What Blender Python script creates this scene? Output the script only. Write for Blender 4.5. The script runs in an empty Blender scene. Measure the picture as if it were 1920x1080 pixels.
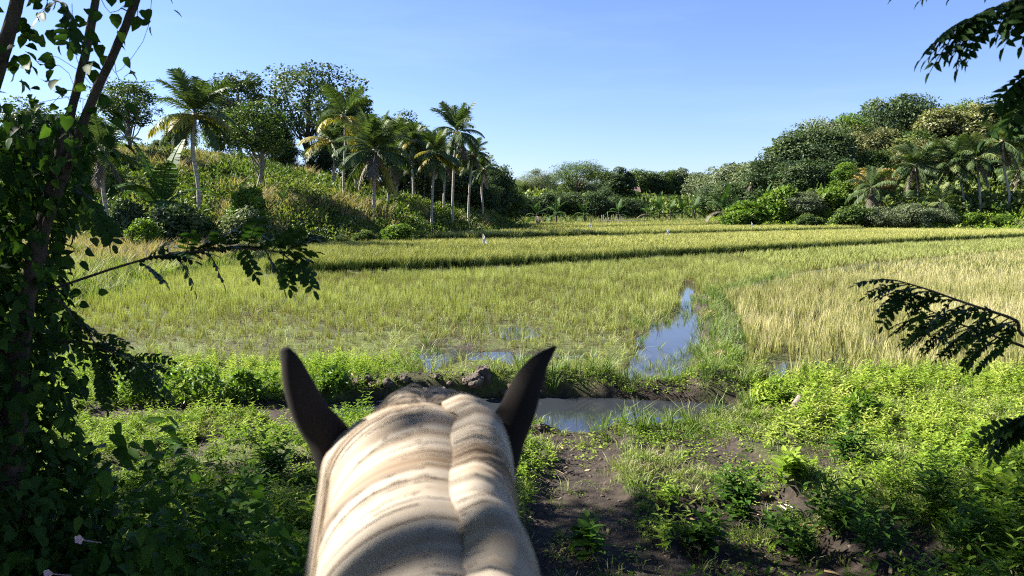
import bpy, math, random
import numpy as np
from mathutils import Vector, Matrix, Quaternion

RNG = np.random.default_rng(11)
random.seed(11)
scene = bpy.context.scene
COL = scene.collection
PI = math.pi

# ------------------------------------------------------------------ camera geometry
CAM_Z, FPX, HORIZON = 2.3, 1390.0, 405.0
PITCH = math.atan((540 - HORIZON) / FPX)
SUN_AZ, SUN_EL = math.radians(-74), math.radians(38)      # azimuth from +Y, clockwise positive
TO_SUN = np.array([math.sin(SUN_AZ) * math.cos(SUN_EL), math.cos(SUN_AZ) * math.cos(SUN_EL), math.sin(SUN_EL)])


def at(px, py, d):
    """point seen at picture position (px, py) standing d metres ahead along +Y"""
    vx, vy = (px - 960) / FPX, (540 - py) / FPX
    y = math.cos(PITCH) + vy * math.sin(PITCH)
    z = -math.sin(PITCH) + vy * math.cos(PITCH)
    return np.array([vx / y * d, d, CAM_Z + z / y * d])


# ------------------------------------------------------------------ numpy helpers
def smooth(a, b, x):
    t = np.clip((x - a) / (b - a), 0, 1)
    return t * t * (3 - 2 * t)


def vnoise(x, y, scale, seed=0):
    x = np.asarray(x, float) / scale + seed * 17.13
    y = np.asarray(y, float) / scale + seed * 9.71
    xi, yi = np.floor(x).astype(np.int64), np.floor(y).astype(np.int64)
    fx, fy = x - xi, y - yi
    fx, fy = fx * fx * (3 - 2 * fx), fy * fy * (3 - 2 * fy)

    def h(i, j):
        n = (i * 374761393 + j * 668265263 + seed * 1274126177) & 0x7fffffff
        n = ((n ^ (n >> 13)) * 1103515245) & 0x7fffffff
        n = ((n ^ (n >> 15)) * 12345617) & 0x7fffffff
        return (n & 0xffff) / 65535.0
    a = h(xi, yi) * (1 - fx) + h(xi + 1, yi) * fx
    b = h(xi, yi + 1) * (1 - fx) + h(xi + 1, yi + 1) * fx
    return a * (1 - fy) + b * fy


def fbm(x, y, scale, seed=0, o=3):
    s, amp, tot = 0, 1.0, 0
    for k in range(o):
        s = s + amp * vnoise(x, y, scale / 2 ** k, seed + k * 5)
        tot += amp
        amp *= .5
    return s / tot


def sdist(x, y, pts):
    """signed distance to a polyline, positive on its left-hand side"""
    x, y = np.asarray(x, float), np.asarray(y, float)
    best = np.full(x.shape, 1e9)
    sgn, bc = np.ones(x.shape), np.zeros(x.shape)
    for (ax, ay), (bx, by) in zip(pts[:-1], pts[1:]):
        dx, dy = bx - ax, by - ay
        L2 = dx * dx + dy * dy
        t = np.clip(((x - ax) * dx + (y - ay) * dy) / L2, 0, 1)
        qx, qy = x - (ax + t * dx), y - (ay + t * dy)
        d = np.hypot(qx, qy)
        cr = (dx * qy - dy * qx) / math.sqrt(L2)
        m = (d < best - 1e-7) | ((d < best + 1e-7) & (np.abs(cr) > bc))      # at a shared corner the segment seen more squarely decides
        best = np.where(m, d, best)
        sgn = np.where(m, np.sign(cr + 1e-12), sgn)
        bc = np.where(m, np.abs(cr), bc)
    return best * sgn


# ------------------------------------------------------------------ plan of the place
FRONT1 = [(-11.5, 60), (-12.5, 44), (-9.6, 27.6), (-1.3, 31), (6.5, 37.6), (18.5, 47.7), (31, 58), (48, 71), (90, 104), (160, 160)]
FRONT2 = [(-4.5, 52.5), (-1.2, 54.8), (14, 67.8), (38, 89), (45, 94), (41, 104)]
FRONT3 = [(-3, 72), (-1, 77), (10, 88), (30, 109), (36, 112), (30, 122)]
HILL_L = [(-160, 20), (-70, 30), (-30, 38), (-14.5, 46), (-9.5, 53), (-3.2, 65), (1, 82), (-2, 108), (-14, 150), (-30, 260)]
HILL_R = [(75, 260), (58, 200), (46, 160), (36, 132), (33, 117), (40, 105), (54, 97), (80, 90), (130, 84), (300, 70)]
BUND = [(2.7, 10.1), (3.1, 10.9), (4.3, 14.8), (5.5, 20.6), (10.4, 27.5), (16, 33.6), (31, 46), (60, 66)]


def hill_left(x, y):
    return sdist(x, y, HILL_L)


def hill_right(x, y):
    return sdist(x, y, HILL_R)


def ditch(x, y):
    """1 inside the ditch, 0 outside"""
    near = 8.15 + .10 * (x - .3) ** 2 * (x > .3) + .35 * vnoise(x, y, .5, 3) - .15
    near = near + np.where(x < -1, (-1 - x) * .35, 0)
    far = 9.95 - .20 * np.clip(x - .8, 0, 9) - np.where(x < -1.2, (-1.2 - x) * .25, 0)
    k = smooth(-.08, .14, y - near) * smooth(-.04, .10, far - y)
    return k * smooth(3.1, 2.6, x) * smooth(-2.6, -2.1, x)


def wet(x, y):
    """flooded part of the near paddies"""
    cx = np.interp(y, [9.5, 10.5, 13, 16.4, 20, 22.5, 27], [1.8, 2.2, 2.95, 3.95, 4.95, 5.35, 6.5])
    w = np.interp(y, [9.5, 10.5, 13, 16.4, 20, 22.5, 26, 28], [.62, .66, .85, .75, .5, .36, .25, 0])
    w = w * (.75 + .6 * vnoise(x, y, 1.1, 4))
    strip = smooth(.0, -.25, np.abs(x - cx) - w)
    lob = smooth(.49, .35, fbm(x, y, 1.5, 8)) * smooth(18.5, 13.5, y) * smooth(-2.6, -.8, x) * smooth(3.2, 2.2, x - .3 * (y - 10))
    lob = lob * smooth(10.1, 10.4, y)
    b = sdist(x, y, BUND)
    right = smooth(.50, .34, fbm(x, y, 1.3, 12)) * smooth(-.4, -.8, b) * smooth(-3.6, -1.2, b) * smooth(19, 15, y)
    return np.clip(np.maximum(np.maximum(strip, lob), right), 0, 1)


def in_paddy_near(x, y):
    edge = np.interp(x, [-30, -6.5, -1.8, -1.0, 3, 12, 60], [14, 11.9, 11.5, 10.4, 10.3, 10.25, 10.2])
    return y > edge + .5 * (vnoise(x, y, 1.5, 21) - .5)


def left_edge(y):
    return np.interp(y, [8, 10.5, 19, 27, 46], [-6.2, -7.2, -11.2, -13.2, -13.2])


def bare(x, y):
    """bare soil, 1 = bare"""
    k = 0
    for (ax, ay, bx, by, w) in ((.45, 4.2, .6, 6.6, .42), (.6, 6.4, .75, 7.8, .36), (1.0, 4.6, 2.6, 5.0, .45),
                                (1.5, 5.75, 2.3, 5.95, .33), (-3.9, 6.35, -2.5, 7.95, .27), (-4.6, 8.6, -2.7, 8.95, .28), (-2.6, 8.5, -1.7, 8.9, .28), (-3.0, 6.2, -1.6, 6.6, .14),
                                (.0, 3.2, .5, 4.4, .5), (-.3, 7.4, .9, 7.95, .16), (-1.9, 4.9, -1.2, 6.3, .16), (2.9, 6.9, 3.2, 7.0, .2)):
        dx, dy = bx - ax, by - ay
        t = np.clip(((x - ax) * dx + (y - ay) * dy) / (dx * dx + dy * dy), 0, 1)
        d = np.hypot(x - ax - t * dx, y - ay - t * dy) + .5 * (fbm(x, y, .7, 31) - .5)
        k = np.maximum(k, smooth(w + .12, w - .08, d))
    return k


def height(x, y):
    x, y = np.asarray(x, float), np.asarray(y, float)
    r = np.hypot(x, y)
    z = .10 * (fbm(x, y, 2.2, 1) - .5) + .05 * (vnoise(x, y, .35, 2) - .5) * smooth(40, 12, r)
    # trail worn into the near ground, vegetated bank on its left
    pathx = np.interp(y, [2, 4, 6, 8], [.5, .55, .8, 1.0])
    z = z + .10 * smooth(.15, -.25, x - (pathx - .75)) * smooth(8.2, 7.4, y) * smooth(-3.4, -2.6, x)
    z = z - .07 * bare(x, y) * smooth(10, 9, y)
    z = z + .10 * smooth(2.6, 4.2, x) * smooth(10.4, 9.6, y)
    # paddies: bed, flooded hollows, bund, near bank
    pad = smooth(10.1, 10.7, y) * smooth(120, 100, y)
    z = z * (1 - .45 * pad) - .05 * pad * smooth(60, 30, y)
    z = z - .10 * wet(x, y)
    b = np.abs(sdist(x, y, BUND))
    z = z + .17 * smooth(.62, .15, b + .2 * (vnoise(x, y, .6, 41) - .5)) * smooth(9.6, 10.2, y)
    z = z + .15 * np.exp(-((y - 10.18 + .17 * np.clip(x - .8, 0, 3)) / .22) ** 2) * smooth(3.2, 2.6, x) * smooth(-3, -2, x)
    z = z - .42 * ditch(x, y)
    # left rough ground beside the paddy
    z = z + .25 * smooth(0, 2.5, left_edge(y) - x) * smooth(11, 16, y) * smooth(70, 50, y)
    # terraces
    z = z + .16 * smooth(0, .5, sdist(x, y, FRONT1))
    z = z + .30 * smooth(0, .5, sdist(x, y, FRONT2)) + .22 * smooth(0, .5, sdist(x, y, FRONT3))
    # hills
    sl = hill_left(x, y) + 1.5 * (fbm(x, y, 7, 51) - .5)
    sp = np.clip(sl, 0, None)
    z = z + (11.5 * (1 - np.exp(-sp * .40 / 11.5))) * smooth(-.5, 2.5, sl) + .9 * (fbm(x, y, 5, 52) - .5) * smooth(1, 6, sl)
    sr = hill_right(x, y) + 3 * (fbm(x, y, 12, 53) - .5)
    rp = np.clip(sr, 0, None)
    z = z + 2.2 * smooth(0, 9, rp) + 11 * (1 - np.exp(-np.clip(rp - 9, 0, None) * .24 / 11)) + .8 * (fbm(x, y, 6, 54) - .5) * smooth(1, 6, sr)
    # rising ground between the hills
    mid = smooth(118, 215, y) * smooth(-40, -5, x) * smooth(80, 35, x)
    z = z + .5 * smooth(104, 122, y) + 5.2 * mid + 2.4 * np.exp(-((x - 5) / 9) ** 2 - ((y - 152) / 15) ** 2)
    return z


def H(x, y):
    return float(height(np.array([x]), np.array([y]))[0])


# ------------------------------------------------------------------ mesh building
class Geo:
    def __init__(s):
        s.V, s.T, s.F3, s.F4, s.M3, s.M4, s.n = [], [], [], [], [], [], 0

    def add(s, V, F3=None, F4=None, T=.5, m=0):
        V = np.asarray(V, float).reshape(-1, 3)
        T = np.broadcast_to(np.asarray(T, float), (len(V),))
        s.V.append(V)
        s.T.append(T)
        if F3 is not None and len(F3):
            F3 = np.asarray(F3, np.int64).reshape(-1, 3)
            s.F3.append(F3 + s.n)
            s.M3.append(np.full(len(F3), m))
        if F4 is not None and len(F4):
            F4 = np.asarray(F4, np.int64).reshape(-1, 4)
            s.F4.append(F4 + s.n)
            s.M4.append(np.full(len(F4), m))
        s.n += len(V)

    def arrays(s):
        V = np.concatenate(s.V)
        T = np.concatenate(s.T)
        F3 = np.concatenate(s.F3) if s.F3 else np.zeros((0, 3), np.int64)
        F4 = np.concatenate(s.F4) if s.F4 else np.zeros((0, 4), np.int64)
        return V, F3, F4, T

    def mesh(s, name, mats, smoothed=True):
        V, F3, F4, T = s.arrays()
        me = bpy.data.meshes.new(name)
        me.vertices.add(len(V))
        me.vertices.foreach_set('co', V.astype(np.float32).ravel())
        n3, n4 = len(F3), len(F4)
        me.loops.add(n3 * 3 + n4 * 4)
        me.loops.foreach_set('vertex_index', np.concatenate([F3.ravel(), F4.ravel()]).astype(np.int32))
        me.polygons.add(n3 + n4)
        st = np.concatenate([np.arange(n3) * 3, n3 * 3 + np.arange(n4) * 4]).astype(np.int32)
        me.polygons.foreach_set('loop_start', st)
        mi = np.concatenate([np.concatenate(s.M3) if s.M3 else np.zeros(0), np.concatenate(s.M4) if s.M4 else np.zeros(0)]).astype(np.int32)
        me.polygons.foreach_set('material_index', mi)
        me.polygons.foreach_set('use_smooth', np.full(n3 + n4, smoothed))
        a = me.attributes.new('tint', 'FLOAT', 'POINT')
        a.data.foreach_set('value', T.astype(np.float32))
        for m in (mats if isinstance(mats, (list, tuple)) else [mats]):
            me.materials.append(m)
        me.update(calc_edges=True)
        return me


def unit(a):
    return a / np.maximum(np.linalg.norm(a, axis=-1, keepdims=True), 1e-9)


LEAF = {}


def _leafdef(name, st, curl=.25, fold=.25):
    """st: list of (u, halfwidth) stations between base and tip"""
    n = len(st)
    V = [(0, 0, 0)]
    for u, w in st:
        V += [(u, -w, fold * w - curl * u * u), (u, 0, -curl * u * u), (u, w, fold * w - curl * u * u)]
    V.append((1, 0, -curl))
    tip = len(V) - 1
    F3 = [(0, 1, 2), (0, 2, 3)]
    F4 = []
    for k in range(n - 1):
        a, b = 1 + 3 * k, 4 + 3 * k
        F4 += [(a, b, b + 1, a + 1), (a + 1, b + 1, b + 2, a + 2)]
    a = 1 + 3 * (n - 1)
    F3 += [(a, tip, a + 1), (a + 1, tip, a + 2)]
    LEAF[name] = (np.array(V, float), np.array(F3), np.array(F4).reshape(-1, 4))


_leafdef('ovate', [(.22, .42), (.62, .36)])
_leafdef('lance', [(.25, .40), (.6, .36)], curl=.35)
_leafdef('heart', [(-.10, .30), (.18, .52), (.55, .40)], curl=.2, fold=.3)
_leafdef('oval', [(.15, .34), (.5, .5), (.85, .3)], curl=.1, fold=.15)
LEAF['rhomb'] = (np.array([(0, 0, 0), (.45, -.5, .08), (1, 0, -.15), (.45, .5, .08)]), np.array([(0, 1, 2), (0, 2, 3)]), np.zeros((0, 4), int))
LEAF['strip'] = (np.array([(0, -.5, 0), (0, .5, 0), (.55, -.42, -.10), (.55, .42, -.10), (1, 0, -.35)]), np.array([(2, 4, 3)]), np.array([(0, 2, 3, 1)]))


def leaves(geo, C, D, N, L, W, tint, kind='rhomb', m=0):
    C, D, N = np.asarray(C, float), unit(np.asarray(D, float)), np.asarray(N, float)
    n = len(C)
    N = unit(N - D * np.sum(N * D, 1, keepdims=True))
    S = np.cross(N, D)
    L = np.broadcast_to(np.asarray(L, float), (n,))
    W = np.broadcast_to(np.asarray(W, float), (n,))
    tV, F3, F4 = LEAF[kind]
    k = len(tV)
    V = (C[:, None] + D[:, None] * (tV[None, :, :1] * L[:, None, None]) + S[:, None] * (tV[None, :, 1:2] * W[:, None, None])
         + N[:, None] * (tV[None, :, 2:3] * ((L + W) * .5)[:, None, None]))
    off = (np.arange(n) * k)[:, None, None]
    T = np.repeat(np.broadcast_to(np.asarray(tint, float), (n,)), k)
    geo.add(V.reshape(-1, 3), (F3[None] + off).reshape(-1, 3), (F4[None] + off).reshape(-1, 4) if len(F4) else None, T, m)


def scatter(geo, tpls, P, rz, s, tint=0., sz=None, lean=None, tmul=1., m=0):
    """copies of small templates (V, F3, F4, T) merged into one mesh; picks a template at random for each point"""
    P = np.asarray(P, float)
    n = len(P)
    if n == 0:
        return
    pick = RNG.integers(0, len(tpls), n)
    rz = np.broadcast_to(rz, (n,))
    s = np.broadcast_to(s, (n,))
    sz = s if sz is None else np.broadcast_to(sz, (n,))
    tint = np.broadcast_to(tint, (n,))
    for q, (V, F3, F4, T) in enumerate(tpls):
        i = np.nonzero(pick == q)[0]
        if not len(i):
            continue
        c, sn = np.cos(rz[i])[:, None], np.sin(rz[i])[:, None]
        X = (V[None, :, 0] * c - V[None, :, 1] * sn) * s[i][:, None]
        Y = (V[None, :, 0] * sn + V[None, :, 1] * c) * s[i][:, None]
        Z = V[None, :, 2] * sz[i][:, None]
        if lean is not None:
            X = X + Z * lean[i, 0][:, None]
            Y = Y + Z * lean[i, 1][:, None]
        W = np.stack([X, Y, Z], -1) + P[i][:, None]
        off = (np.arange(len(i)) * len(V))[:, None, None]
        geo.add(W.reshape(-1, 3), (F3[None] + off).reshape(-1, 3) if len(F3) else None,
                (F4[None] + off).reshape(-1, 4) if len(F4) else None,
                np.clip(T[None] * tmul + tint[i][:, None], 0, 1).ravel(), m)


def tube(geo, pts, rad, seg=8, T=.5, m=0, cap=True, lump=0.):
    pts = np.asarray(pts, float)
    n = len(pts)
    rad = np.broadcast_to(np.asarray(rad, float), (n,))
    tan = unit(np.gradient(pts, axis=0))
    ref = np.array([.31, .17, .93]) if abs(tan[0][2]) < .8 else np.array([.95, .2, .1])
    V = []
    a = np.linspace(0, 2 * PI, seg, endpoint=False)
    u = unit(np.cross(tan[0], ref))
    for i in range(n):
        u = unit(u - tan[i] * np.dot(u, tan[i]))
        v = np.cross(tan[i], u)
        rr = rad[i] * (1 + lump * RNG.uniform(-1, 1, seg))
        V.append(pts[i] + (np.cos(a) * rr)[:, None] * u + (np.sin(a) * rr)[:, None] * v)
    V = np.concatenate(V)
    F4 = []
    for i in range(n - 1):
        for k in range(seg):
            k2 = (k + 1) % seg
            F4.append((i * seg + k, i * seg + k2, (i + 1) * seg + k2, (i + 1) * seg + k))
    F3 = []
    if cap:
        V = np.concatenate([V, pts[:1], pts[-1:]])
        for k in range(seg):
            k2 = (k + 1) % seg
            F3 += [(n * seg, k2, k), (n * seg + 1, (n - 1) * seg + k, (n - 1) * seg + k2)]
    geo.add(V, F3, F4, T, m)


def spline(pts, n):
    """Catmull-Rom through pts"""
    p = np.asarray(pts, float)
    p = np.concatenate([2 * p[:1] - p[1:2], p, 2 * p[-1:] - p[-2:-1]])
    t = np.linspace(0, len(p) - 3 - 1e-6, n)
    i = t.astype(int)
    f = (t - i)[:, None]
    a, b, c, d = p[i], p[i + 1], p[i + 2], p[i + 3]
    return .5 * (2 * b + (c - a) * f + (2 * a - 5 * b + 4 * c - d) * f ** 2 + (3 * b - a - 3 * c + d) * f ** 3)


# ------------------------------------------------------------------ objects
def obj(name, me, parent=None, loc=(0, 0, 0), rot=(0, 0, 0), scale=(1, 1, 1), mat=None):
    o = bpy.data.objects.new(name, me)
    COL.objects.link(o)
    o.parent = parent
    o.location, o.rotation_euler, o.scale = loc, rot, scale
    if mat is not None:
        o.material_slots[0].link = 'OBJECT'
        o.material_slots[0].material = mat
    return o


def tag(o, label, cat, group=None):
    o['label'], o['category'] = label, cat
    if group:
        o['group'] = group
    return o


def thing(name, label, cat, loc=(0, 0, 0), rz=0, group=None, scale=(1, 1, 1)):
    o = obj(name, None, None, loc, (0, 0, rz), scale)
    o.empty_display_size = .2
    return tag(o, label, cat, group)


def kind(o, k):
    o['kind'] = k
    return o


# ------------------------------------------------------------------ materials
def new_mat(name):
    m = bpy.data.materials.new(name)
    m.use_nodes = True
    nt = m.node_tree
    nt.nodes.clear()
    return m, nt, nt.nodes.new, nt.links.new


def ramp(nt, cols, fac):
    r = nt.nodes.new('ShaderNodeValToRGB')
    e = r.color_ramp.elements
    for k, c in enumerate(cols):
        pos = k / (len(cols) - 1) if len(c) == 3 else c[3]
        if k < 2:
            q = e[k]
            q.position = pos
        else:
            q = e.new(pos)
        q.color = (*c[:3], 1)
    nt.links.new(fac, r.inputs[0])
    return r.outputs[0]


def leaf_mat(name, cols, transl=.35, rough=.5, spec=.35, tcol=(1.25, 1.35, .5), vary=.12):
    m, nt, N, L = new_mat(name)
    at_ = N('ShaderNodeAttribute')
    at_.attribute_name = 'tint'
    oi = N('ShaderNodeObjectInfo')
    ma = N('ShaderNodeMath')
    ma.operation = 'MULTIPLY_ADD'
    L(oi.outputs['Random'], ma.inputs[0])
    ma.inputs[1].default_value = vary
    sub = N('ShaderNodeMath')
    sub.operation = 'SUBTRACT'
    L(at_.outputs['Fac'], sub.inputs[0])
    sub.inputs[1].default_value = vary * .5
    L(sub.outputs[0], ma.inputs[2])
    col = ramp(nt, cols, ma.outputs[0])
    p = N('ShaderNodeBsdfPrincipled')
    L(col, p.inputs['Base Color'])
    p.inputs['Roughness'].default_value = rough
    p.inputs['Specular IOR Level'].default_value = spec
    mul = N('ShaderNodeMix')
    mul.data_type = 'RGBA'
    mul.blend_type = 'MULTIPLY'
    mul.inputs[0].default_value = 1
    L(col, mul.inputs[6])
    mul.inputs[7].default_value = (*tcol, 1)
    t = N('ShaderNodeBsdfTranslucent')
    L(mul.outputs[2], t.inputs[0])
    mx = N('ShaderNodeMixShader')
    mx.inputs[0].default_value = transl
    L(p.outputs[0], mx.inputs[1])
    L(t.outputs[0], mx.inputs[2])
    out = N('ShaderNodeOutputMaterial')
    L(mx.outputs[0], out.inputs[0])
    return m


def solid_mat(name, cols, rough=.85, scale=8., bump=.3, bscale=None, spec=.3, stretch=(1, 1, 1), tintmix=0., gen='Object'):
    """noise-mottled opaque surface"""
    m, nt, N, L = new_mat(name)
    tc = N('ShaderNodeTexCoord')
    mp = N('ShaderNodeMapping')
    mp.inputs['Scale'].default_value = stretch
    L(tc.outputs[gen], mp.inputs[0])
    n = N('ShaderNodeTexNoise')
    n.inputs['Scale'].default_value = scale
    n.inputs['Detail'].default_value = 6
    n.inputs['Roughness'].default_value = .65
    L(mp.outputs[0], n.inputs['Vector'])
    mr = N('ShaderNodeMapRange')
    mr.inputs[1].default_value, mr.inputs[2].default_value = .3, .7
    L(n.outputs[0], mr.inputs[0])
    fac = mr.outputs[0]
    if tintmix:
        a = N('ShaderNodeAttribute')
        a.attribute_name = 'tint'
        mx = N('ShaderNodeMix')
        mx.inputs[0].default_value = tintmix
        L(fac, mx.inputs[2])
        L(a.outputs['Fac'], mx.inputs[3])
        fac = mx.outputs[0]
    p = N('ShaderNodeBsdfPrincipled')
    L(ramp(nt, cols, fac), p.inputs['Base Color'])
    p.inputs['Roughness'].default_value = rough
    p.inputs['Specular IOR Level'].default_value = spec
    if bump:
        n2 = N('ShaderNodeTexNoise')
        n2.inputs['Scale'].default_value = bscale or scale * 3
        n2.inputs['Detail'].default_value = 5
        L(mp.outputs[0], n2.inputs['Vector'])
        b = N('ShaderNodeBump')
        b.inputs['Strength'].default_value = bump
        b.inputs['Distance'].default_value = .02
        L(n2.outputs[0], b.inputs['Height'])
        L(b.outputs[0], p.inputs['Normal'])
    out = N('ShaderNodeOutputMaterial')
    L(p.outputs[0], out.inputs[0])
    return m


M = {}
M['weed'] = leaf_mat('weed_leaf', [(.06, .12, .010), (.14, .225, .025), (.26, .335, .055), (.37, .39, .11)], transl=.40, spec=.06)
M['shade_darkened_leaf'] = leaf_mat('shade_darkened_weed_leaf', [(.03, .07, .012), (.05, .11, .016), (.09, .16, .025)], transl=.33, rough=.5, spec=.06)  # darker copy of the weed leaf; shade is put into the colour
M['grass'] = leaf_mat('grass_blade', [(.06, .12, .02), (.12, .18, .04), (.22, .24, .085), (.34, .31, .18)], transl=.3, spec=.2)
M['rice'] = leaf_mat('rice_blade', [(.02, .036, .008, 0), (.045, .07, .012, .42), (.32, .33, .08, .72), (.50, .46, .17, 1)], transl=.15, rough=.6, spec=.15)  # lower blades darkened beyond their own green to paint shade on the rice front
M['stubble'] = leaf_mat('rice_stubble', [(.11, .075, .04), (.20, .215, .065), (.35, .325, .135), (.52, .44, .28)], transl=.25, rough=.65, spec=.15)
M['regrowth'] = leaf_mat('green_rice_regrowth', [(.12, .08, .042), (.18, .205, .055), (.325, .355, .115), (.49, .46, .22)], transl=.25, rough=.65, spec=.15)
M['straw'] = leaf_mat('dry_straw', [(.22, .15, .07), (.36, .27, .13), (.46, .36, .2)], transl=.2, rough=.7)
M['dryweed'] = leaf_mat('dry_weed', [(.10, .10, .03), (.20, .17, .08), (.30, .24, .14), (.36, .27, .18)], transl=.3, rough=.7)
M['hillweed'] = leaf_mat('hill_weed', [(.035, .065, .015), (.07, .115, .022), (.135, .172, .036), (.22, .215, .085)], transl=.3, rough=.6, spec=.15)
M['vine'] = leaf_mat('vine_leaf', [(.018, .045, .012), (.03, .07, .015), (.05, .10, .018), (.085, .15, .025)], transl=.33, rough=.55, spec=.06)
M['pinna'] = leaf_mat('pinnate_leaf', [(.018, .045, .012), (.03, .065, .015), (.05, .10, .018)], transl=.30, rough=.45, spec=.06)
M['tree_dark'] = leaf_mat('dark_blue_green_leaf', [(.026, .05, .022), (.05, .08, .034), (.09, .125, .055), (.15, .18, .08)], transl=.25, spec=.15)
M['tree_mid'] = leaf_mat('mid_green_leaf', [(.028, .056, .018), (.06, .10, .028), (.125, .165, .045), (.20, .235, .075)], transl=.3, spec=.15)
M['tree_olive'] = leaf_mat('olive_tan_leaf', [(.055, .07, .028), (.12, .125, .05), (.23, .235, .10), (.35, .34, .18)], transl=.25, spec=.15)
M['tree_lime'] = leaf_mat('lime_leaf', [(.05, .10, .014), (.09, .16, .02), (.14, .21, .03), (.19, .25, .05)], transl=.35, spec=.2)
M['tree_grey'] = leaf_mat('grey_green_leaf', [(.09, .115, .065), (.15, .18, .095), (.23, .26, .15)], transl=.2, spec=.15)
M['tree_gold'] = leaf_mat('golden_flower_leaf', [(.10, .12, .02), (.22, .18, .04), (.38, .26, .09), (.45, .30, .14)], transl=.25)
M['palm'] = leaf_mat('palm_leaflet', [(.025, .05, .018), (.055, .09, .03), (.10, .135, .05), (.16, .19, .08)], transl=.25, rough=.5, spec=.15)
M['far_dark'] = leaf_mat('far_dark_leaf', [(.02, .04, .018), (.035, .062, .026), (.055, .085, .035)], transl=.2, spec=.1)
M['palm_lime'] = leaf_mat('pale_palm_leaflet', [(.06, .09, .02), (.13, .16, .05), (.22, .24, .09)], transl=.25, rough=.5, spec=.15)
M['palm_yellow'] = leaf_mat('yellow_palm_leaflet', [(.16, .16, .03), (.28, .24, .035), (.38, .29, .05)], transl=.3, rough=.45)
M['palm_dry'] = leaf_mat('dry_palm_leaflet', [(.065, .054, .036), (.11, .09, .06), (.16, .13, .09)], transl=.12, rough=.7)
M['banana'] = leaf_mat('banana_leaf', [(.025, .058, .018), (.042, .085, .022), (.075, .13, .03)], transl=.2, rough=.5, spec=.06)
M['petal'] = leaf_mat('pink_petal', [(.50, .30, .45), (.62, .42, .56), (.72, .55, .66)], transl=.35, rough=.6)
M['bark_dark'] = solid_mat('dark_bark', [(.03, .022, .016), (.055, .042, .03), (.10, .08, .06)], scale=14, stretch=(1, 1, .35), bump=.7)
M['bark_pale'] = solid_mat('pale_bark', [(.09, .075, .06), (.17, .145, .115), (.26, .23, .19)], scale=9, stretch=(1, 1, .5), bump=.6)
M['bark_palm'] = solid_mat('ringed_palm_bark', [(.16, .14, .115), (.29, .26, .22), (.40, .37, .32)], scale=3, stretch=(1, 1, 4), bump=.6)
M['coconut'] = solid_mat('coconut_husk', [(.07, .06, .02), (.16, .12, .03), (.20, .15, .06)], scale=5, bump=.2)
M['clod'] = solid_mat('dark_mud_clod', [(.035, .026, .02), (.075, .058, .043), (.15, .12, .09)], scale=9, bump=.9, bscale=22)
M['stone'] = solid_mat('tan_stone', [(.22, .14, .07), (.34, .23, .12), (.42, .31, .18)], scale=20, bump=.3)
M['twig'] = solid_mat('bleached_twig', [(.25, .20, .15), (.42, .37, .30), (.52, .47, .4)], scale=20, bump=.3)
M['cloth'] = leaf_mat('white_flag_cloth', [(.70, .70, .68), (.80, .80, .78)], transl=.25, rough=.8, tcol=(1, 1, 1))
M['roof'] = solid_mat('clay_roof', [(.11, .068, .055), (.16, .105, .085)], scale=6, bump=.2)
M['hutwall'] = solid_mat('hut_wall', [(.25, .2, .15), (.35, .3, .24)], scale=4, bump=.2)


def coat(name, cols, rough=.7, transl=0.):
    m, nt, N, L = new_mat(name)
    a = N('ShaderNodeAttribute')
    a.attribute_name = 'tint'
    p = N('ShaderNodeBsdfPrincipled')
    L(ramp(nt, cols, a.outputs['Fac']), p.inputs['Base Color'])
    p.inputs['Roughness'].default_value = rough
    p.inputs['Specular IOR Level'].default_value = .25
    out = N('ShaderNodeOutputMaterial')
    if transl:
        t = N('ShaderNodeBsdfTranslucent')
        L(p.inputs['Base Color'].links[0].from_socket, t.inputs[0])
        mx = N('ShaderNodeMixShader')
        mx.inputs[0].default_value = transl
        L(p.outputs[0], mx.inputs[1])
        L(t.outputs[0], mx.inputs[2])
        L(mx.outputs[0], out.inputs[0])
    else:
        L(p.outputs[0], out.inputs[0])
    return m


M['hair'] = coat('cream_mane_hair', [(.17, .115, .07), (.28, .215, .15), (.375, .31, .235), (.43, .37, .295)], .6, .2)
M['coat'] = coat('cream_coat', [(.38, .31, .23), (.48, .40, .31)], .75)
M['ear'] = coat('dark_ear_coat', [(.007, .0055, .0045), (.017, .0125, .0095), (.075, .056, .043)], .95)

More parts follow.
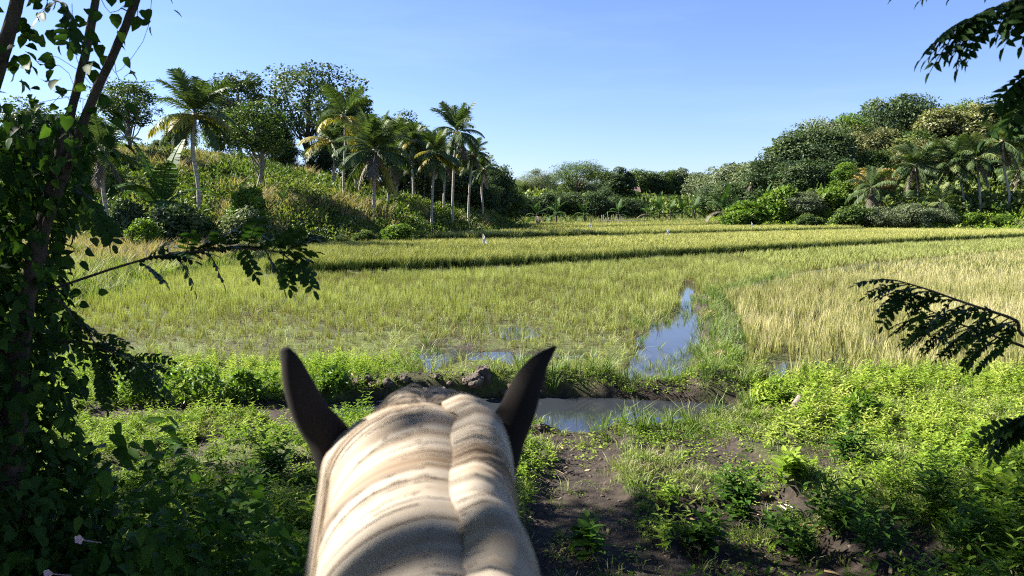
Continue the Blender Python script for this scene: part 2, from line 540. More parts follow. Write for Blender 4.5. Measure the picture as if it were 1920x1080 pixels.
# ------------------------------------------------------------------ ground sheet
def build_ground():
    r = np.concatenate([np.linspace(.25, 3, 14)[:-1], np.linspace(3, 14, 190)[:-1], np.geomspace(14, 900, 215)])
    na = 840
    # finer angular steps ahead of the camera
    a = np.linspace(0, 1, na, endpoint=False)
    a = 2 * PI * (a - .11 * np.sin(2 * PI * a) / 1.0 * .9)          # clusters samples round a = 0 (ahead)
    A, Rr = np.meshgrid(a, r)
    X, Y = np.sin(A) * Rr, np.cos(A) * Rr
    Z = height(X, Y)
    V = np.stack([X, Y, Z], -1).reshape(-1, 3)
    V = np.concatenate([V, [[0, 0, H(0, 0)]]])
    nr = len(r)
    i, k = np.meshgrid(np.arange(nr - 1), np.arange(na), indexing='ij')
    k2 = (k + 1) % na
    F4 = np.stack([i * na + k, (i + 1) * na + k, (i + 1) * na + k2, i * na + k2], -1).reshape(-1, 4)
    kk = np.arange(na)
    F3 = np.stack([np.full(na, len(V) - 1), kk, (kk + 1) % na], -1)
    x, y = V[:, 0], V[:, 1]
    # tint: how much plant litter and low growth colours the soil; 0 = bare dark soil
    t = .45 + .5 * (fbm(x, y, 1.2, 61) - .4)
    t = np.where(np.hypot(x, y) < 14, t * (1 - .9 * bare(x, y)), t)
    t = t * (1 - .85 * np.clip(wet(x, y) + ditch(x, y), 0, 1))
    far = np.maximum(smooth(0, 3, hill_left(x, y)), smooth(0, 6, hill_right(x, y)))
    t = t * (1 - far) + far * (.55 + .7 * (fbm(x, y, 6, 62) - .35))
    brownfield = smooth(0, 3, y - 131) * smooth(0, 3, 146 - y) * smooth(18, 22, x) * smooth(48, 44, x)
    t = t * (1 - brownfield) + .08 * brownfield
    g = Geo()
    g.add(V, F3, F4, np.clip(t, 0, 1))
    m, nt, N, L = new_mat('soil_and_litter')
    at_ = N('ShaderNodeAttribute')
    at_.attribute_name = 'tint'
    tc = N('ShaderNodeTexCoord')

    def noise(sc, det=6, rough=.65):
        n = N('ShaderNodeTexNoise')
        n.inputs['Scale'].default_value, n.inputs['Detail'].default_value, n.inputs['Roughness'].default_value = sc, det, rough
        L(tc.outputs['Object'], n.inputs['Vector'])
        return n
    n1, n2 = noise(2.2), noise(14)
    mr = N('ShaderNodeMapRange')
    mr.inputs[1].default_value, mr.inputs[2].default_value = .3, .7
    L(n2.outputs[0], mr.inputs[0])
    soil = ramp(nt, [(.017, .0125, .0095), (.038, .029, .022), (.066, .051, .039)], mr.outputs[0])
    litter = ramp(nt, [(.035, .05, .014), (.08, .10, .025), (.14, .13, .05)], mr.outputs[0])
    ad = N('ShaderNodeMath')
    ad.operation = 'ADD'
    L(at_.outputs['Fac'], ad.inputs[0])
    sb = N('ShaderNodeMath')
    sb.operation = 'SUBTRACT'
    L(n1.outputs[0], sb.inputs[0])
    sb.inputs[1].default_value = .5
    L(sb.outputs[0], ad.inputs[1])
    mr2 = N('ShaderNodeMapRange')
    mr2.inputs[1].default_value, mr2.inputs[2].default_value = .25, .6
    L(ad.outputs[0], mr2.inputs[0])
    mx = N('ShaderNodeMix')
    mx.data_type = 'RGBA'
    L(mr2.outputs[0], mx.inputs[0])
    L(soil, mx.inputs[6])
    L(litter, mx.inputs[7])
    p = N('ShaderNodeBsdfPrincipled')
    L(mx.outputs[2], p.inputs['Base Color'])
    p.inputs['Roughness'].default_value = .9
    p.inputs['Specular IOR Level'].default_value = .2
    n3 = noise(30, 8, .7)
    b = N('ShaderNodeBump')
    b.inputs['Strength'].default_value, b.inputs['Distance'].default_value = .9, .03
    L(n3.outputs[0], b.inputs['Height'])
    L(b.outputs[0], p.inputs['Normal'])
    L(p.outputs[0], N('ShaderNodeOutputMaterial').inputs[0])
    kind(obj('ground', g.mesh('ground', m)), 'structure')


def water_mat(name, col, rough, bump, scale):
    m, nt, N, L = new_mat(name)
    tc = N('ShaderNodeTexCoord')
    n = N('ShaderNodeTexNoise')
    n.inputs['Scale'].default_value, n.inputs['Detail'].default_value = scale, 3
    L(tc.outputs['Object'], n.inputs['Vector'])
    b = N('ShaderNodeBump')
    b.inputs['Strength'].default_value, b.inputs['Distance'].default_value = bump, .01
    L(n.outputs[0], b.inputs['Height'])
    p = N('ShaderNodeBsdfPrincipled')
    n2 = N('ShaderNodeTexNoise')
    n2.inputs['Scale'].default_value, n2.inputs['Detail'].default_value = 1.6, 5
    L(tc.outputs['Object'], n2.inputs['Vector'])
    L(ramp(nt, [tuple(.55 * c for c in col), col, tuple(1.3 * c for c in col)], n2.outputs[0]), p.inputs['Base Color'])
    p.inputs['Roughness'].default_value = rough
    p.inputs['IOR'].default_value = 1.45
    p.inputs['Specular IOR Level'].default_value = .62
    L(b.outputs[0], p.inputs['Normal'])
    L(p.outputs[0], N('ShaderNodeOutputMaterial').inputs[0])
    return m


def build_water():
    g = Geo()
    g.add([(-2.9, 7.4, -.155), (3.3, 7.4, -.155), (3.3, 10.05, -.155), (-2.9, 10.05, -.155)], None, [(0, 1, 2, 3)])
    kind(obj('ditch_water', g.mesh('ditch_water', water_mat('murky_ditch_water', (.024, .028, .034), .04, .07, 9))), 'structure')
    g = Geo()
    g.add([(-3.2, 10.1, -.092), (9, 10.1, -.092), (9, 28, -.092), (-3.2, 28, -.092)], None, [(0, 1, 2, 3)])
    kind(obj('paddy_water', g.mesh('paddy_water', water_mat('paddy_water', (.03, .028, .024), .03, .10, 6))), 'structure')


# ------------------------------------------------------------------ small plant templates
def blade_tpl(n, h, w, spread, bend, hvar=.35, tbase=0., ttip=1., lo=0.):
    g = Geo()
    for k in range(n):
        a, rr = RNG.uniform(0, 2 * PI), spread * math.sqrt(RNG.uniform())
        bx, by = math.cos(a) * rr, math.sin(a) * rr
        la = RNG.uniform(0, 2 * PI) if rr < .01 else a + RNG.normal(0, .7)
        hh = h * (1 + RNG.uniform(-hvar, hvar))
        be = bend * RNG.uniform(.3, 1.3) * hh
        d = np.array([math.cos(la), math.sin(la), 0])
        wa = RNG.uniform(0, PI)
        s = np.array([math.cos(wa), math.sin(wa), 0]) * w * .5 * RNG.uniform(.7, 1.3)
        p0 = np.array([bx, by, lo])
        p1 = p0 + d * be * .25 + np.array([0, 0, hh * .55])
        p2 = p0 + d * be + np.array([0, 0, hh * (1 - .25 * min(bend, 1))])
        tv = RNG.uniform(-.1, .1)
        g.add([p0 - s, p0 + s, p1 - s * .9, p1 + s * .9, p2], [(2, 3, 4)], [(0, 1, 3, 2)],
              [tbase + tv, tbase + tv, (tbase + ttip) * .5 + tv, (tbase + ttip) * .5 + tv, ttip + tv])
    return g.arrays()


def weed_tpl(nodes, h, L, W, kind_='ovate', branch=0, tb=.2, tt=.6):
    """upright broad-leaved weed: a stem with pairs of leaves"""
    g = Geo()
    stems = [(np.zeros(3), np.array([RNG.normal(0, .12), RNG.normal(0, .12), 1.]), h)]
    for b in range(branch):
        a = RNG.uniform(0, 2 * PI)
        stems.append((np.array([0, 0, h * RNG.uniform(.05, .4)]), np.array([math.cos(a) * .7, math.sin(a) * .7, 1.]), h * RNG.uniform(.4, .7)))
    C, D, Nn, Ls, T = [], [], [], [], []
    for p0, d, hh in stems:
        d = d / np.linalg.norm(d)
        tip = p0 + d * hh
        sd = np.array([1, 0, 0]) * max(.0025, hh * .006)
        se = np.array([0, 1, 0]) * max(.0025, hh * .006)
        g.add([p0 - sd, p0 + sd, tip, p0 - se, p0 + se], [(0, 1, 2), (3, 4, 2)], None, .35)
        a = RNG.uniform(0, PI)
        for k in range(nodes):
            u = (k + .8) / nodes
            a += PI / 2 + RNG.normal(0, .25)
            for q in (0, PI):
                up = .25 + .5 * u + RNG.normal(0, .15)
                C.append(p0 + d * hh * u)
                D.append((math.cos(a + q), math.sin(a + q), up))
                Nn.append((RNG.normal(0, .2), RNG.normal(0, .2), 1.))
                Ls.append(L * (1.15 - .55 * u) * RNG.uniform(.75, 1.2))
                T.append(tb + (tt - tb) * u + RNG.uniform(-.12, .12))
    Ls = np.array(Ls)
    leaves(g, C, D, Nn, Ls, Ls * W, T, kind_)
    return g.arrays()


def cover_tpl(n, r, h, L, kind_='ovate', W=.6):
    """low clump of leaves on short stalks"""
    a, rr = RNG.uniform(0, 2 * PI, n), r * np.sqrt(RNG.uniform(0, 1, n))
    z = h * RNG.uniform(.15, 1, n) * (1 - .5 * (rr / r) ** 2)
    C = np.stack([np.cos(a) * rr, np.sin(a) * rr, z], -1)
    b = a + RNG.normal(0, .9, n)
    D = np.stack([np.cos(b), np.sin(b), RNG.normal(.15, .3, n)], -1)
    Nn = np.stack([RNG.normal(0, .35, n), RNG.normal(0, .35, n), np.ones(n)], -1)
    g = Geo()
    Ls = L * RNG.uniform(.6, 1.25, n)
    leaves(g, C, D, Nn, Ls, Ls * W, RNG.uniform(.1, .6, n), kind_)
    return g.arrays()


def bush_tpl(n, r, h, L, kind_='rhomb', W=.55):
    th, u = RNG.uniform(0, 2 * PI, n), RNG.uniform(-.1, 1, n)
    q = np.sqrt(np.clip(1 - u * u, 0, 1))
    s = RNG.uniform(.55, 1.05, n) ** .6
    dirs = np.stack([np.cos(th) * q, np.sin(th) * q, u], -1)
    C = dirs * np.array([r, r, h]) * s[:, None]
    D = RNG.normal(0, 1, (n, 3)) + dirs * .8
    Nn = dirs + RNG.normal(0, .6, (n, 3)) + np.array([0, 0, .5])
    g = Geo()
    Ls = L * RNG.uniform(.6, 1.3, n)
    leaves(g, C, D, Nn, Ls, Ls * W, RNG.uniform(.1, .6, n), kind_)
    return g.arrays()


def rand_pts(x0, x1, y0, y1, dens):
    n = int((x1 - x0) * (y1 - y0) * dens)
    return RNG.uniform(x0, x1, n), RNG.uniform(y0, y1, n)


def view_ok(x, y, margin=1.12):
    """inside a wedge a little wider than the photograph (room for a step aside)"""
    return np.abs(x) < (y * .69 + 1.5) * margin


def on_ground(x, y, dz=0.):
    return np.stack([x, y, height(x, y) + dz], -1)


def put(geo, tpls, x, y, s, tint=0., sz=None, lean=.12, dz=0., tmul=1.):
    n = len(x)
    scatter(geo, tpls, on_ground(x, y, dz), RNG.uniform(0, 2 * PI, n), s, tint, sz, RNG.normal(0, lean, (n, 2)), tmul)


# ------------------------------------------------------------------ rice
def build_rice():
    short = [blade_tpl(13, .27, .0075, .055, .20, .45, .0, .85) for _ in range(7)]
    tan = [blade_tpl(15, .32, .008, .06, .18, .5, .02, .95) for _ in range(7)]
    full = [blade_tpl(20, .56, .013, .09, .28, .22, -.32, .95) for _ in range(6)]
    fullfar = [blade_tpl(15, .58, .028, .17, .28, .25, -.32, .95) for _ in range(5)]
    tanfar = [blade_tpl(13, .32, .020, .13, .2, .45, .0, .93) for _ in range(5)]
    lying = [blade_tpl(7, .20, .007, .09, 1.6, .5, .2, .95) for _ in range(4)]

    def sets(x, y):
        return sdist(x, y, FRONT1), sdist(x, y, FRONT2), sdist(x, y, FRONT3), hill_left(x, y), hill_right(x, y), sdist(x, y, BUND)

    # left near paddy: stubble with green regrowth
    g = Geo()
    x, y = rand_pts(12, 64, 26, 76, 11)
    s1, s2, s3, hl, hr, b = sets(x, y)
    ok = view_ok(x, y, 1.05) & (s1 < -.1) & (b > .45)
    x, y = x[ok], y[ok]
    put(g, tanfar, x, y, RNG.uniform(.75, 1.1, len(x)), RNG.normal(-.12, .1, len(x)) + .4 * (fbm(x, y, 5, 71) - .5), lean=.14)
    x, y = rand_pts(-14, 12, 10, 46, 34)
    s1, s2, s3, hl, hr, b = sets(x, y)
    w = wet(x, y)
    ok = view_ok(x, y) & in_paddy_near(x, y) & (s1 < -.1) & (b > .45) & (x > left_edge(y)) & (hl < -1)
    patch = fbm(x, y, 2.6, 71)
    ok &= RNG.uniform(0, 1, len(x)) < np.clip(1.25 - 1.3 * w, .02, 1) * np.clip(.35 + 1.5 * patch, 0, 1) * np.where(y < 14, .7, 1)
    x, y, patch, w = x[ok], y[ok], patch[ok], w[ok]
    tall = smooth(11, 20, y)
    s = RNG.uniform(.6, 1.15, len(x)) * (.55 + .5 * tall)
    put(g, short, x, y, s, RNG.normal(-.05, .13, len(x)) + .5 * (patch - .5) - .12 * w, lean=.10)
    x, y = rand_pts(-8, 6, 10.3, 20, 11)
    ok = in_paddy_near(x, y) & (sdist(x, y, BUND) > .3) & (x > left_edge(y)) & (wet(x, y) < .75)
    x, y = x[ok], y[ok]
    put(g, lying, x, y, RNG.uniform(.6, 1.2, len(x)), RNG.normal(.05, .12, len(x)), lean=.4)
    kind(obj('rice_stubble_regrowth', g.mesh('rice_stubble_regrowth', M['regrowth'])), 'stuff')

    # right near paddy: dry tan stubble
    g = Geo()
    x, y = rand_pts(2, 75, 9.9, 92, 15)
    s1, s2, s3, hl, hr, b = sets(x, y)
    near = y < 27
    ok = view_ok(x, y, 1.05) & in_paddy_near(x, y) & (s1 < -.1) & (b < -.4) & (hr < -1)
    w = wet(x, y)
    ok &= RNG.uniform(0, 1, len(x)) < np.clip(1.1 - 1.3 * w, 0, 1)
    dist = np.hypot(x, y)
    i = np.nonzero(ok & (dist < 30))[0]
    x2, y2 = rand_pts(2, 24, 9.9, 27, 22)
    ok2 = view_ok(x2, y2, 1.05) & in_paddy_near(x2, y2) & (sdist(x2, y2, FRONT1) < -.1) & (sdist(x2, y2, BUND) < -.4) & (RNG.uniform(0, 1, len(x2)) < 1.1 - 1.3 * wet(x2, y2))
    xn, yn = np.concatenate([x[i], x2[ok2]]), np.concatenate([y[i], y2[ok2]])
    p = fbm(xn, yn, 3, 72)
    put(g, tan, xn, yn, RNG.uniform(.7, 1.2, len(xn)), RNG.normal(-.06, .18, len(xn)) + .7 * (p - .5), lean=.13)
    i = np.nonzero(ok & (dist >= 30) & (RNG.uniform(0, 1, len(x)) < .6))[0]
    p = fbm(x[i], y[i], 5, 72)
    put(g, tanfar, x[i], y[i], RNG.uniform(.8, 1.15, len(i)), RNG.normal(-.02, .10, len(i)) + .4 * (p - .5), lean=.14)
    kind(obj('dry_rice_stubble', g.mesh('dry_rice_stubble', M['stubble'])), 'stuff')

    # standing rice on the terraces
    g = Geo()
    x, y = rand_pts(-14, 78, 27, 112, 13)
    s1, s2, s3, hl, hr, b = sets(x, y)
    okC = view_ok(x, y, 1.05) & (s1 > .35) & (s2 < -.6) & (hl < -1.2) & (hr < -3)
    okC &= ~((x < -9) & (y < 40) & (x < np.interp(y, [27, 34, 40], [-9.2, -10.5, -11.5])))
    i = np.nonzero(okC)[0]
    p = fbm(x[i], y[i], 4, 73)
    fr = s1[i]
    near = (fr < 2.2) & (y[i] < 60)
    j = i[near]
    for _ in range(2):
        put(g, full, x[j] + RNG.normal(0, .12, len(j)), y[j] + RNG.normal(0, .12, len(j)), RNG.uniform(.9, 1.12, len(j)), RNG.normal(-.04, .08, len(j)), lean=.07)
    j = i[~near]
    q = fbm(x[j], y[j], 4, 73)
    fn = y[j] < 44
    put(g, full, x[j][fn], y[j][fn], RNG.uniform(.9, 1.15, fn.sum()), RNG.normal(0, .08, fn.sum()) + .3 * (q[fn] - .5), lean=.12)
    fn = ~fn
    put(g, fullfar, x[j][fn], y[j][fn], RNG.uniform(.9, 1.12, fn.sum()), RNG.normal(0, .08, fn.sum()) + .3 * (q[fn] - .5), lean=.12)
    x, y = rand_pts(-6, 46, 54, 126, 7)
    s1, s2, s3, hl, hr, b = sets(x, y)
    ok = (s2 > .3) & (hl < -1.5) & (hr < -2.5) & ~((s3 > -.8) & (s3 < .4))
    x, y, s3 = x[ok], y[ok], s3[ok]
    put(g, fullfar, x, y, RNG.uniform(.95, 1.25, len(x)) * np.where((s3 > 14) & (y > 112), .5, 1), RNG.normal(0, .07, len(x)), lean=.12)
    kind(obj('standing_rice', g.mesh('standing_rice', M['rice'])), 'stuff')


# ------------------------------------------------------------------ near ground cover
def build_cover():
    weed = [weed_tpl(5, .24, .075, .45, 'ovate', 2) for _ in range(4)] + [weed_tpl(6, .28, .09, .30, 'lance', 1) for _ in range(4)]
    low = [cover_tpl(16, .12, .08, .05) for _ in range(5)]
    fine = [blade_tpl(14, .10, .006, .07, .8, .4, .1, .7) for _ in range(5)]
    tuft = [blade_tpl(16, .26, .008, .05, .7, .4, .1, .7) for _ in range(5)]
    tall = [weed_tpl(8, .55, .15, .36, 'lance', 2) for _ in range(5)] + [weed_tpl(6, .45, .14, .5, 'ovate', 1) for _ in range(3)]

    # sunlit and shaded leafy weeds
    g = Geo()
    x, y = rand_pts(-9, 10, 2.6, 12.2, 95)
    okv = view_ok(x, y) & (ditch(x, y) < .05)
    k = bare(x, y)
    z_left = smooth(-1.2, -1.9, x) * smooth(12.3, 11.5, y)
    z_right = np.maximum(smooth(1.9, 3.0, x - .25 * (y - 6)) * smooth(10.6, 9.6, y), smooth(-.5, .5, y - 9.8) * smooth(2.8, 3.6, x) * smooth(10.7, 10.2, y))
    z_bank = smooth(.25, .0, x - np.interp(y, [3, 6, 7.5], [-.15, .1, .35])) * smooth(7.4, 6.9, y)
    z_front = smooth(5.6, 4.9, y) * .35
    dens = np.maximum(np.maximum(z_left, z_right), np.maximum(z_bank, z_front))
    dens = dens * np.clip(-.2 + 2.1 * fbm(x, y, .8, 81), 0, 1) * (1 - .97 * k)
    ok = okv & (RNG.uniform(0, 1, len(x)) < dens)
    x, y = x[ok], y[ok]
    p = fbm(x, y, 1.0, 82)
    s = RNG.uniform(.5, 1.15, len(x)) * (.45 + 1.0 * p) * np.where(y < 5.4, 1.15, np.where(x < -1.3, .8, .95))
    put(g, weed, x, y, s, RNG.normal(-.03, .14, len(x)) + .9 * (fbm(x, y, 1.6, 96) - .5), lean=.15)
    kind(obj('leafy_weeds', g.mesh('leafy_weeds', M['weed'])), 'stuff')

    # low creeping cover everywhere but on bare soil
    g = Geo()
    x, y = rand_pts(-9, 10, 2.6, 12.4, 130)
    ok = view_ok(x, y) & (ditch(x, y) < .05) & ~(in_paddy_near(x, y) & (sdist(x, y, BUND) > .7)) & ~(in_paddy_near(x, y) & (sdist(x, y, BUND) < -.7))
    k = bare(x, y)
    ok &= RNG.uniform(0, 1, len(x)) < (1 - .82 * k) * np.clip(2.0 * fbm(x, y, .6, 83) - .35, 0, 1)
    x, y = x[ok], y[ok]
    put(g, low, x, y, RNG.uniform(.4, .95, len(x)), RNG.normal(.08, .14, len(x)) + .4 * (fbm(x, y, .8, 84) - .5), lean=.05)
    kind(obj('creeping_ground_cover', g.mesh('creeping_ground_cover', M['weed'])), 'stuff')

    # short grass
    g = Geo()
    x, y = rand_pts(-9, 10, 3.0, 12.4, 190)
    ok = view_ok(x, y) & (ditch(x, y) < .05) & (y < 10.4 + 1.5 * (x < -1.5))
    k = bare(x, y)
    ok &= RNG.uniform(0, 1, len(x)) < (1 - .84 * k) * np.clip(2.6 * fbm(x, y, .7, 85) - .7, 0, 1)
    x, y = x[ok], y[ok]
    put(g, fine, x, y, RNG.uniform(.4, 1.1, len(x)), RNG.normal(.12, .15, len(x)) + .8 * (fbm(x, y, 1.1, 97) - .5), lean=.2)
    # taller grass: ditch lips, bund, paddy edge, left rough ground
    x, y = rand_pts(-8, 12, 7.6, 27, 42)
    b = np.abs(sdist(x, y, BUND))
    lip = np.exp(-((y - 10.22 + .17 * np.clip(x - .8, 0, 3)) / .2) ** 2) * smooth(-.9, .4, x) * (x < 3.2)
    lip2 = np.exp(-((y - 8.0 - .1 * np.clip(x - .3, 0, 9) ** 2) / .2) ** 2) * smooth(.75, 1.1, x) * (x < 3.2)
    tuftA = np.exp(-((x - 1.35) ** 2 + (y - 8.0) ** 2) / .12)
    edge = np.exp(-((y - 10.25) / .35) ** 2) * (x > 2.6) * .8
    d = np.maximum.reduce([lip, lip2 * .6, tuftA, edge, smooth(.55, .2, b + .5 * (vnoise(x, y, .7, 95) - .4)) * .55 * (y > 9.8)])
    ok = view_ok(x, y) & (RNG.uniform(0, 1, len(x)) < d) & (ditch(x, y) < .5)
    x, y = x[ok], y[ok]
    put(g, tuft, x, y, RNG.uniform(.55, 1.25, len(x)), RNG.normal(-.02, .12, len(x)), lean=.25)
    # water grass standing in the flooded paddy and ditch edge
    x, y = rand_pts(-2.5, 7, 10.2, 21, 16)
    w = wet(x, y)
    ok = (w > .3) & (RNG.uniform(0, 1, len(x)) < .9 * np.clip(1.8 * fbm(x, y, .8, 86) - .5, 0, 1))
    x, y = x[ok], y[ok]
    put(g, tuft, x, y, RNG.uniform(.5, 1.0, len(x)), RNG.normal(.05, .15, len(x)), lean=.3)
    kind(obj('short_grass', g.mesh('short_grass', M['grass'])), 'stuff')

    # rough grass and dry weeds on the left margin and along the hill foot, grass between the far terraces
    g = Geo()
    big = [blade_tpl(22, .55, .018, .14, .5, .4, .1, .75) for _ in range(5)]
    x, y = rand_pts(-34, 0, 12, 60, 7)
    ok = view_ok(x, y, 1.2) & (x < left_edge(y) + .3) & (hill_left(x, y) < 1.5) & (sdist(x, y, FRONT1) < .4)
    x, y = x[ok], y[ok]
    put(g, big, x, y, RNG.uniform(.6, 1.3, len(x)), RNG.normal(.05, .12, len(x)) + .5 * (fbm(x, y, 4, 87) - .5), lean=.2)
    x, y = rand_pts(-14, 80, 28, 130, 2.2)
    f1 = sdist(x, y, FRONT1)
    hl, hr = hill_left(x, y), hill_right(x, y)
    ok = view_ok(x, y, 1.05) & (((np.abs(f1 - .1) < .45) & (RNG.uniform(0, 1, len(x)) < .35)) | ((hl < 2) & (hl > -1.5)) | ((hr > -4) & (hr < 3)))
    x, y = x[ok], y[ok]
    put(g, big, x, y, RNG.uniform(.6, 1.2, len(x)) * np.where(f1[ok] < 1.5, .55, 1.1), RNG.normal(.0, .12, len(x)), lean=.2)
    x, y = rand_pts(-14, 60, 112, 215, .9)
    ok = view_ok(x, y, 1.0) & (hill_right(x, y) < 2) & (hill_left(x, y) < 2) & ~((y > 131) & (y < 146) & (x > 19) & (x < 47))
    x, y = x[ok], y[ok]
    put(g, big, x, y, RNG.uniform(1.0, 2.0, len(x)), RNG.normal(.1, .12, len(x)), lean=.2)
    kind(obj('rough_grass', g.mesh('rough_grass', M['grass'])), 'stuff')

    g = Geo()
    x, y = rand_pts(-26, -7, 25, 50, 6)
    p = np.exp(-((x + 17) / 5.5) ** 2 - ((y - 36) / 5) ** 2)
    ok = (RNG.uniform(0, 1, len(x)) < p * 1.2) & (x < left_edge(y) - .5)
    x, y = x[ok], y[ok]
    put(g, big, x, y, RNG.uniform(1.0, 1.9, len(x)), RNG.normal(.1, .12, len(x)), lean=.2)
    # pale seeding grass on the left hillside
    x, y = rand_pts(-60, 2, 38, 95, 3.5)
    hl = hill_left(x, y)
    p = .85 * smooth(.56, .68, fbm(x, y, 5, 88))
    ok = view_ok(x, y, 1.1) & (hl > .8) & (hl < 30) & (RNG.uniform(0, 1, len(x)) < p)
    x, y = x[ok], y[ok]
    put(g, big, x, y, RNG.uniform(1.5, 2.4, len(x)), RNG.normal(.1, .12, len(x)), lean=.2)
    kind(obj('dry_seeding_grass', g.mesh('dry_seeding_grass', M['dryweed'])), 'stuff')

    # weeds that clothe the left hillside
    g = Geo()
    bush = [bush_tpl(34, .45, .75, .22) for _ in range(6)]
    x, y = rand_pts(-75, 4, 34, 105, 3.6)
    hl = hill_left(x, y)
    p = fbm(x, y, 3.0, 89)
    ok = view_ok(x, y, 1.1) & (hl > -.6) & (hl < 34) & (RNG.uniform(0, 1, len(x)) < np.clip(.2 + 1.3 * p, 0, 1))
    x, y, p = x[ok], y[ok], p[ok]
    put(g, bush, x, y, RNG.uniform(.7, 1.5, len(x)), RNG.normal(.10, .16, len(x)) + .8 * (fbm(x, y, 6, 90) - .5), sz=RNG.uniform(.6, 1.5, len(x)), lean=.1, dz=-.05)
    kind(obj('hillside_weeds', g.mesh('hillside_weeds', M['hillweed'])), 'stuff')

    # bright weeds and scrub along the foot of the right hill and on the middle slope
    g = Geo()
    x, y = rand_pts(18, 115, 84, 165, 1.3)
    hr = hill_right(x, y)
    ok = view_ok(x, y, 1.02) & (hr > -1.5) & (hr < 13) & (RNG.uniform(0, 1, len(x)) < np.clip(.3 + 1.2 * fbm(x, y, 5, 91), 0, 1))
    x, y = x[ok], y[ok]
    put(g, bush, x, y, RNG.uniform(.7, 1.5, len(x)), RNG.normal(.12, .14, len(x)) + .6 * (fbm(x, y, 8, 92) - .4), lean=.1, dz=-.05)
    x, y = rand_pts(-12, 60, 128, 215, .16)
    ok = ~((x < 20) & (y < 142)) & (hill_right(x, y) < 4) & (hill_left(x, y) < 4) & ~((y > 129) & (y < 147) & (x > 18) & (x < 48)) & (RNG.uniform(0, 1, len(x)) < np.clip(2.2 * fbm(x, y, 9, 93) - .5, 0, 1))
    x, y = x[ok], y[ok]
    put(g, bush, x, y, RNG.uniform(1.2, 2.6, len(x)), RNG.normal(.1, .14, len(x)), lean=.1, dz=-.05)
    kind(obj('bright_scrub', g.mesh('bright_scrub', M['weed'])), 'stuff')

    # straw and dead leaves strewn over the trail and banks
    g = Geo()
    x, y = rand_pts(-4.5, 4.5, 3.4, 10.4, 14)
    k = np.maximum(bare(x, y), .25 + .8 * np.exp(-((y - 10.2) / .2) ** 2))
    ok = (RNG.uniform(0, 1, len(x)) < k * .8) & (ditch(x, y) < .2)
    x, y = x[ok], y[ok]
    a = RNG.uniform(0, 2 * PI, len(x))
    leaves(g, on_ground(x, y, .012), np.stack([np.cos(a), np.sin(a), RNG.normal(.05, .15, len(x))], -1), RNG.normal(0, .25, (len(x), 3)) + np.array([0, 0, 1]),
           RNG.uniform(.03, .16, len(x)), np.where(RNG.uniform(0, 1, len(x)) < .3, .022, .005), np.clip(RNG.normal(.4, .3, len(x)), 0, 1), 'strip')
    kind(obj('straw_litter', g.mesh('straw_litter', M['straw'])), 'stuff')

    # undergrowth of the woods
    g = Geo()
    x, y = rand_pts(24, 150, 100, 210, .45)
    hr = hill_right(x, y)
    ok = view_ok(x, y, 1.02) & (hr > 8)
    x1, y1 = rand_pts(-6, 75, 150, 245, .22)
    ok1 = hill_right(x1, y1) < 8
    x, y = np.concatenate([x[ok], x1[ok1]]), np.concatenate([y[ok], y1[ok1]])
    big = [bush_tpl(70, .8, 1.2, .42) for _ in range(5)]
    put(g, big, x, y, RNG.uniform(1.2, 2.6, len(x)), RNG.normal(.15, .16, len(x)), lean=.1, dz=-.1)
    kind(obj('undergrowth', g.mesh('undergrowth', M['tree_mid'])), 'stuff')

    # crumbs of soil and straw litter
    g = Geo()
    x, y = rand_pts(-5, 4, 3.2, 10.3, 60)
    k = np.maximum(bare(x, y), np.exp(-((y - 10.1) / .15) ** 2) * (x < 1))
    ok = (RNG.uniform(0, 1, len(x)) < k * .8) & (ditch(x, y) < .2)
    x, y = x[ok], y[ok]
    put(g, [lump(1, .6), lump(1, .6), lump(1, .6)], x, y, RNG.uniform(.006, .028, len(x)), RNG.normal(0, .2, len(x)), lean=0)
    kind(obj('soil_crumbs', g.mesh('soil_crumbs', M['clod'], False)), 'stuff')


def lump(sub=2, flat=.8, rough=.28):
    """uneven stone-like lump about 1 across"""
    import bmesh
    bm = bmesh.new()
    bmesh.ops.create_icosphere(bm, subdivisions=sub, radius=1)
    V = np.array([v.co[:] for v in bm.verts])
    F = np.array([[v.index for v in f.verts] for f in bm.faces])
    bm.free()
    o = RNG.uniform(0, 50, 3)
    n = vnoise(V[:, 0] + o[0], V[:, 1] + V[:, 2] * 1.7 + o[1], .7, 3) + .5 * vnoise(V[:, 0] * 2 + o[2], V[:, 1] * 2 - V[:, 2] * 2, .6, 5)
    n = n + .35 * vnoise(V[:, 0] * 5 + o[1], V[:, 1] * 5 + V[:, 2] * 4, .6, 6)
    V = V * (1 - rough * 1.4 + 2 * rough * n / 1.5)[:, None] * np.array([1, RNG.uniform(.7, 1), flat])
    return V, F, np.zeros((0, 4), int), np.full(len(V), .5)

# ------------------------------------------------------------------ tree prototypes (10 m tall, Blender metres)
class TreeKind:
    pass


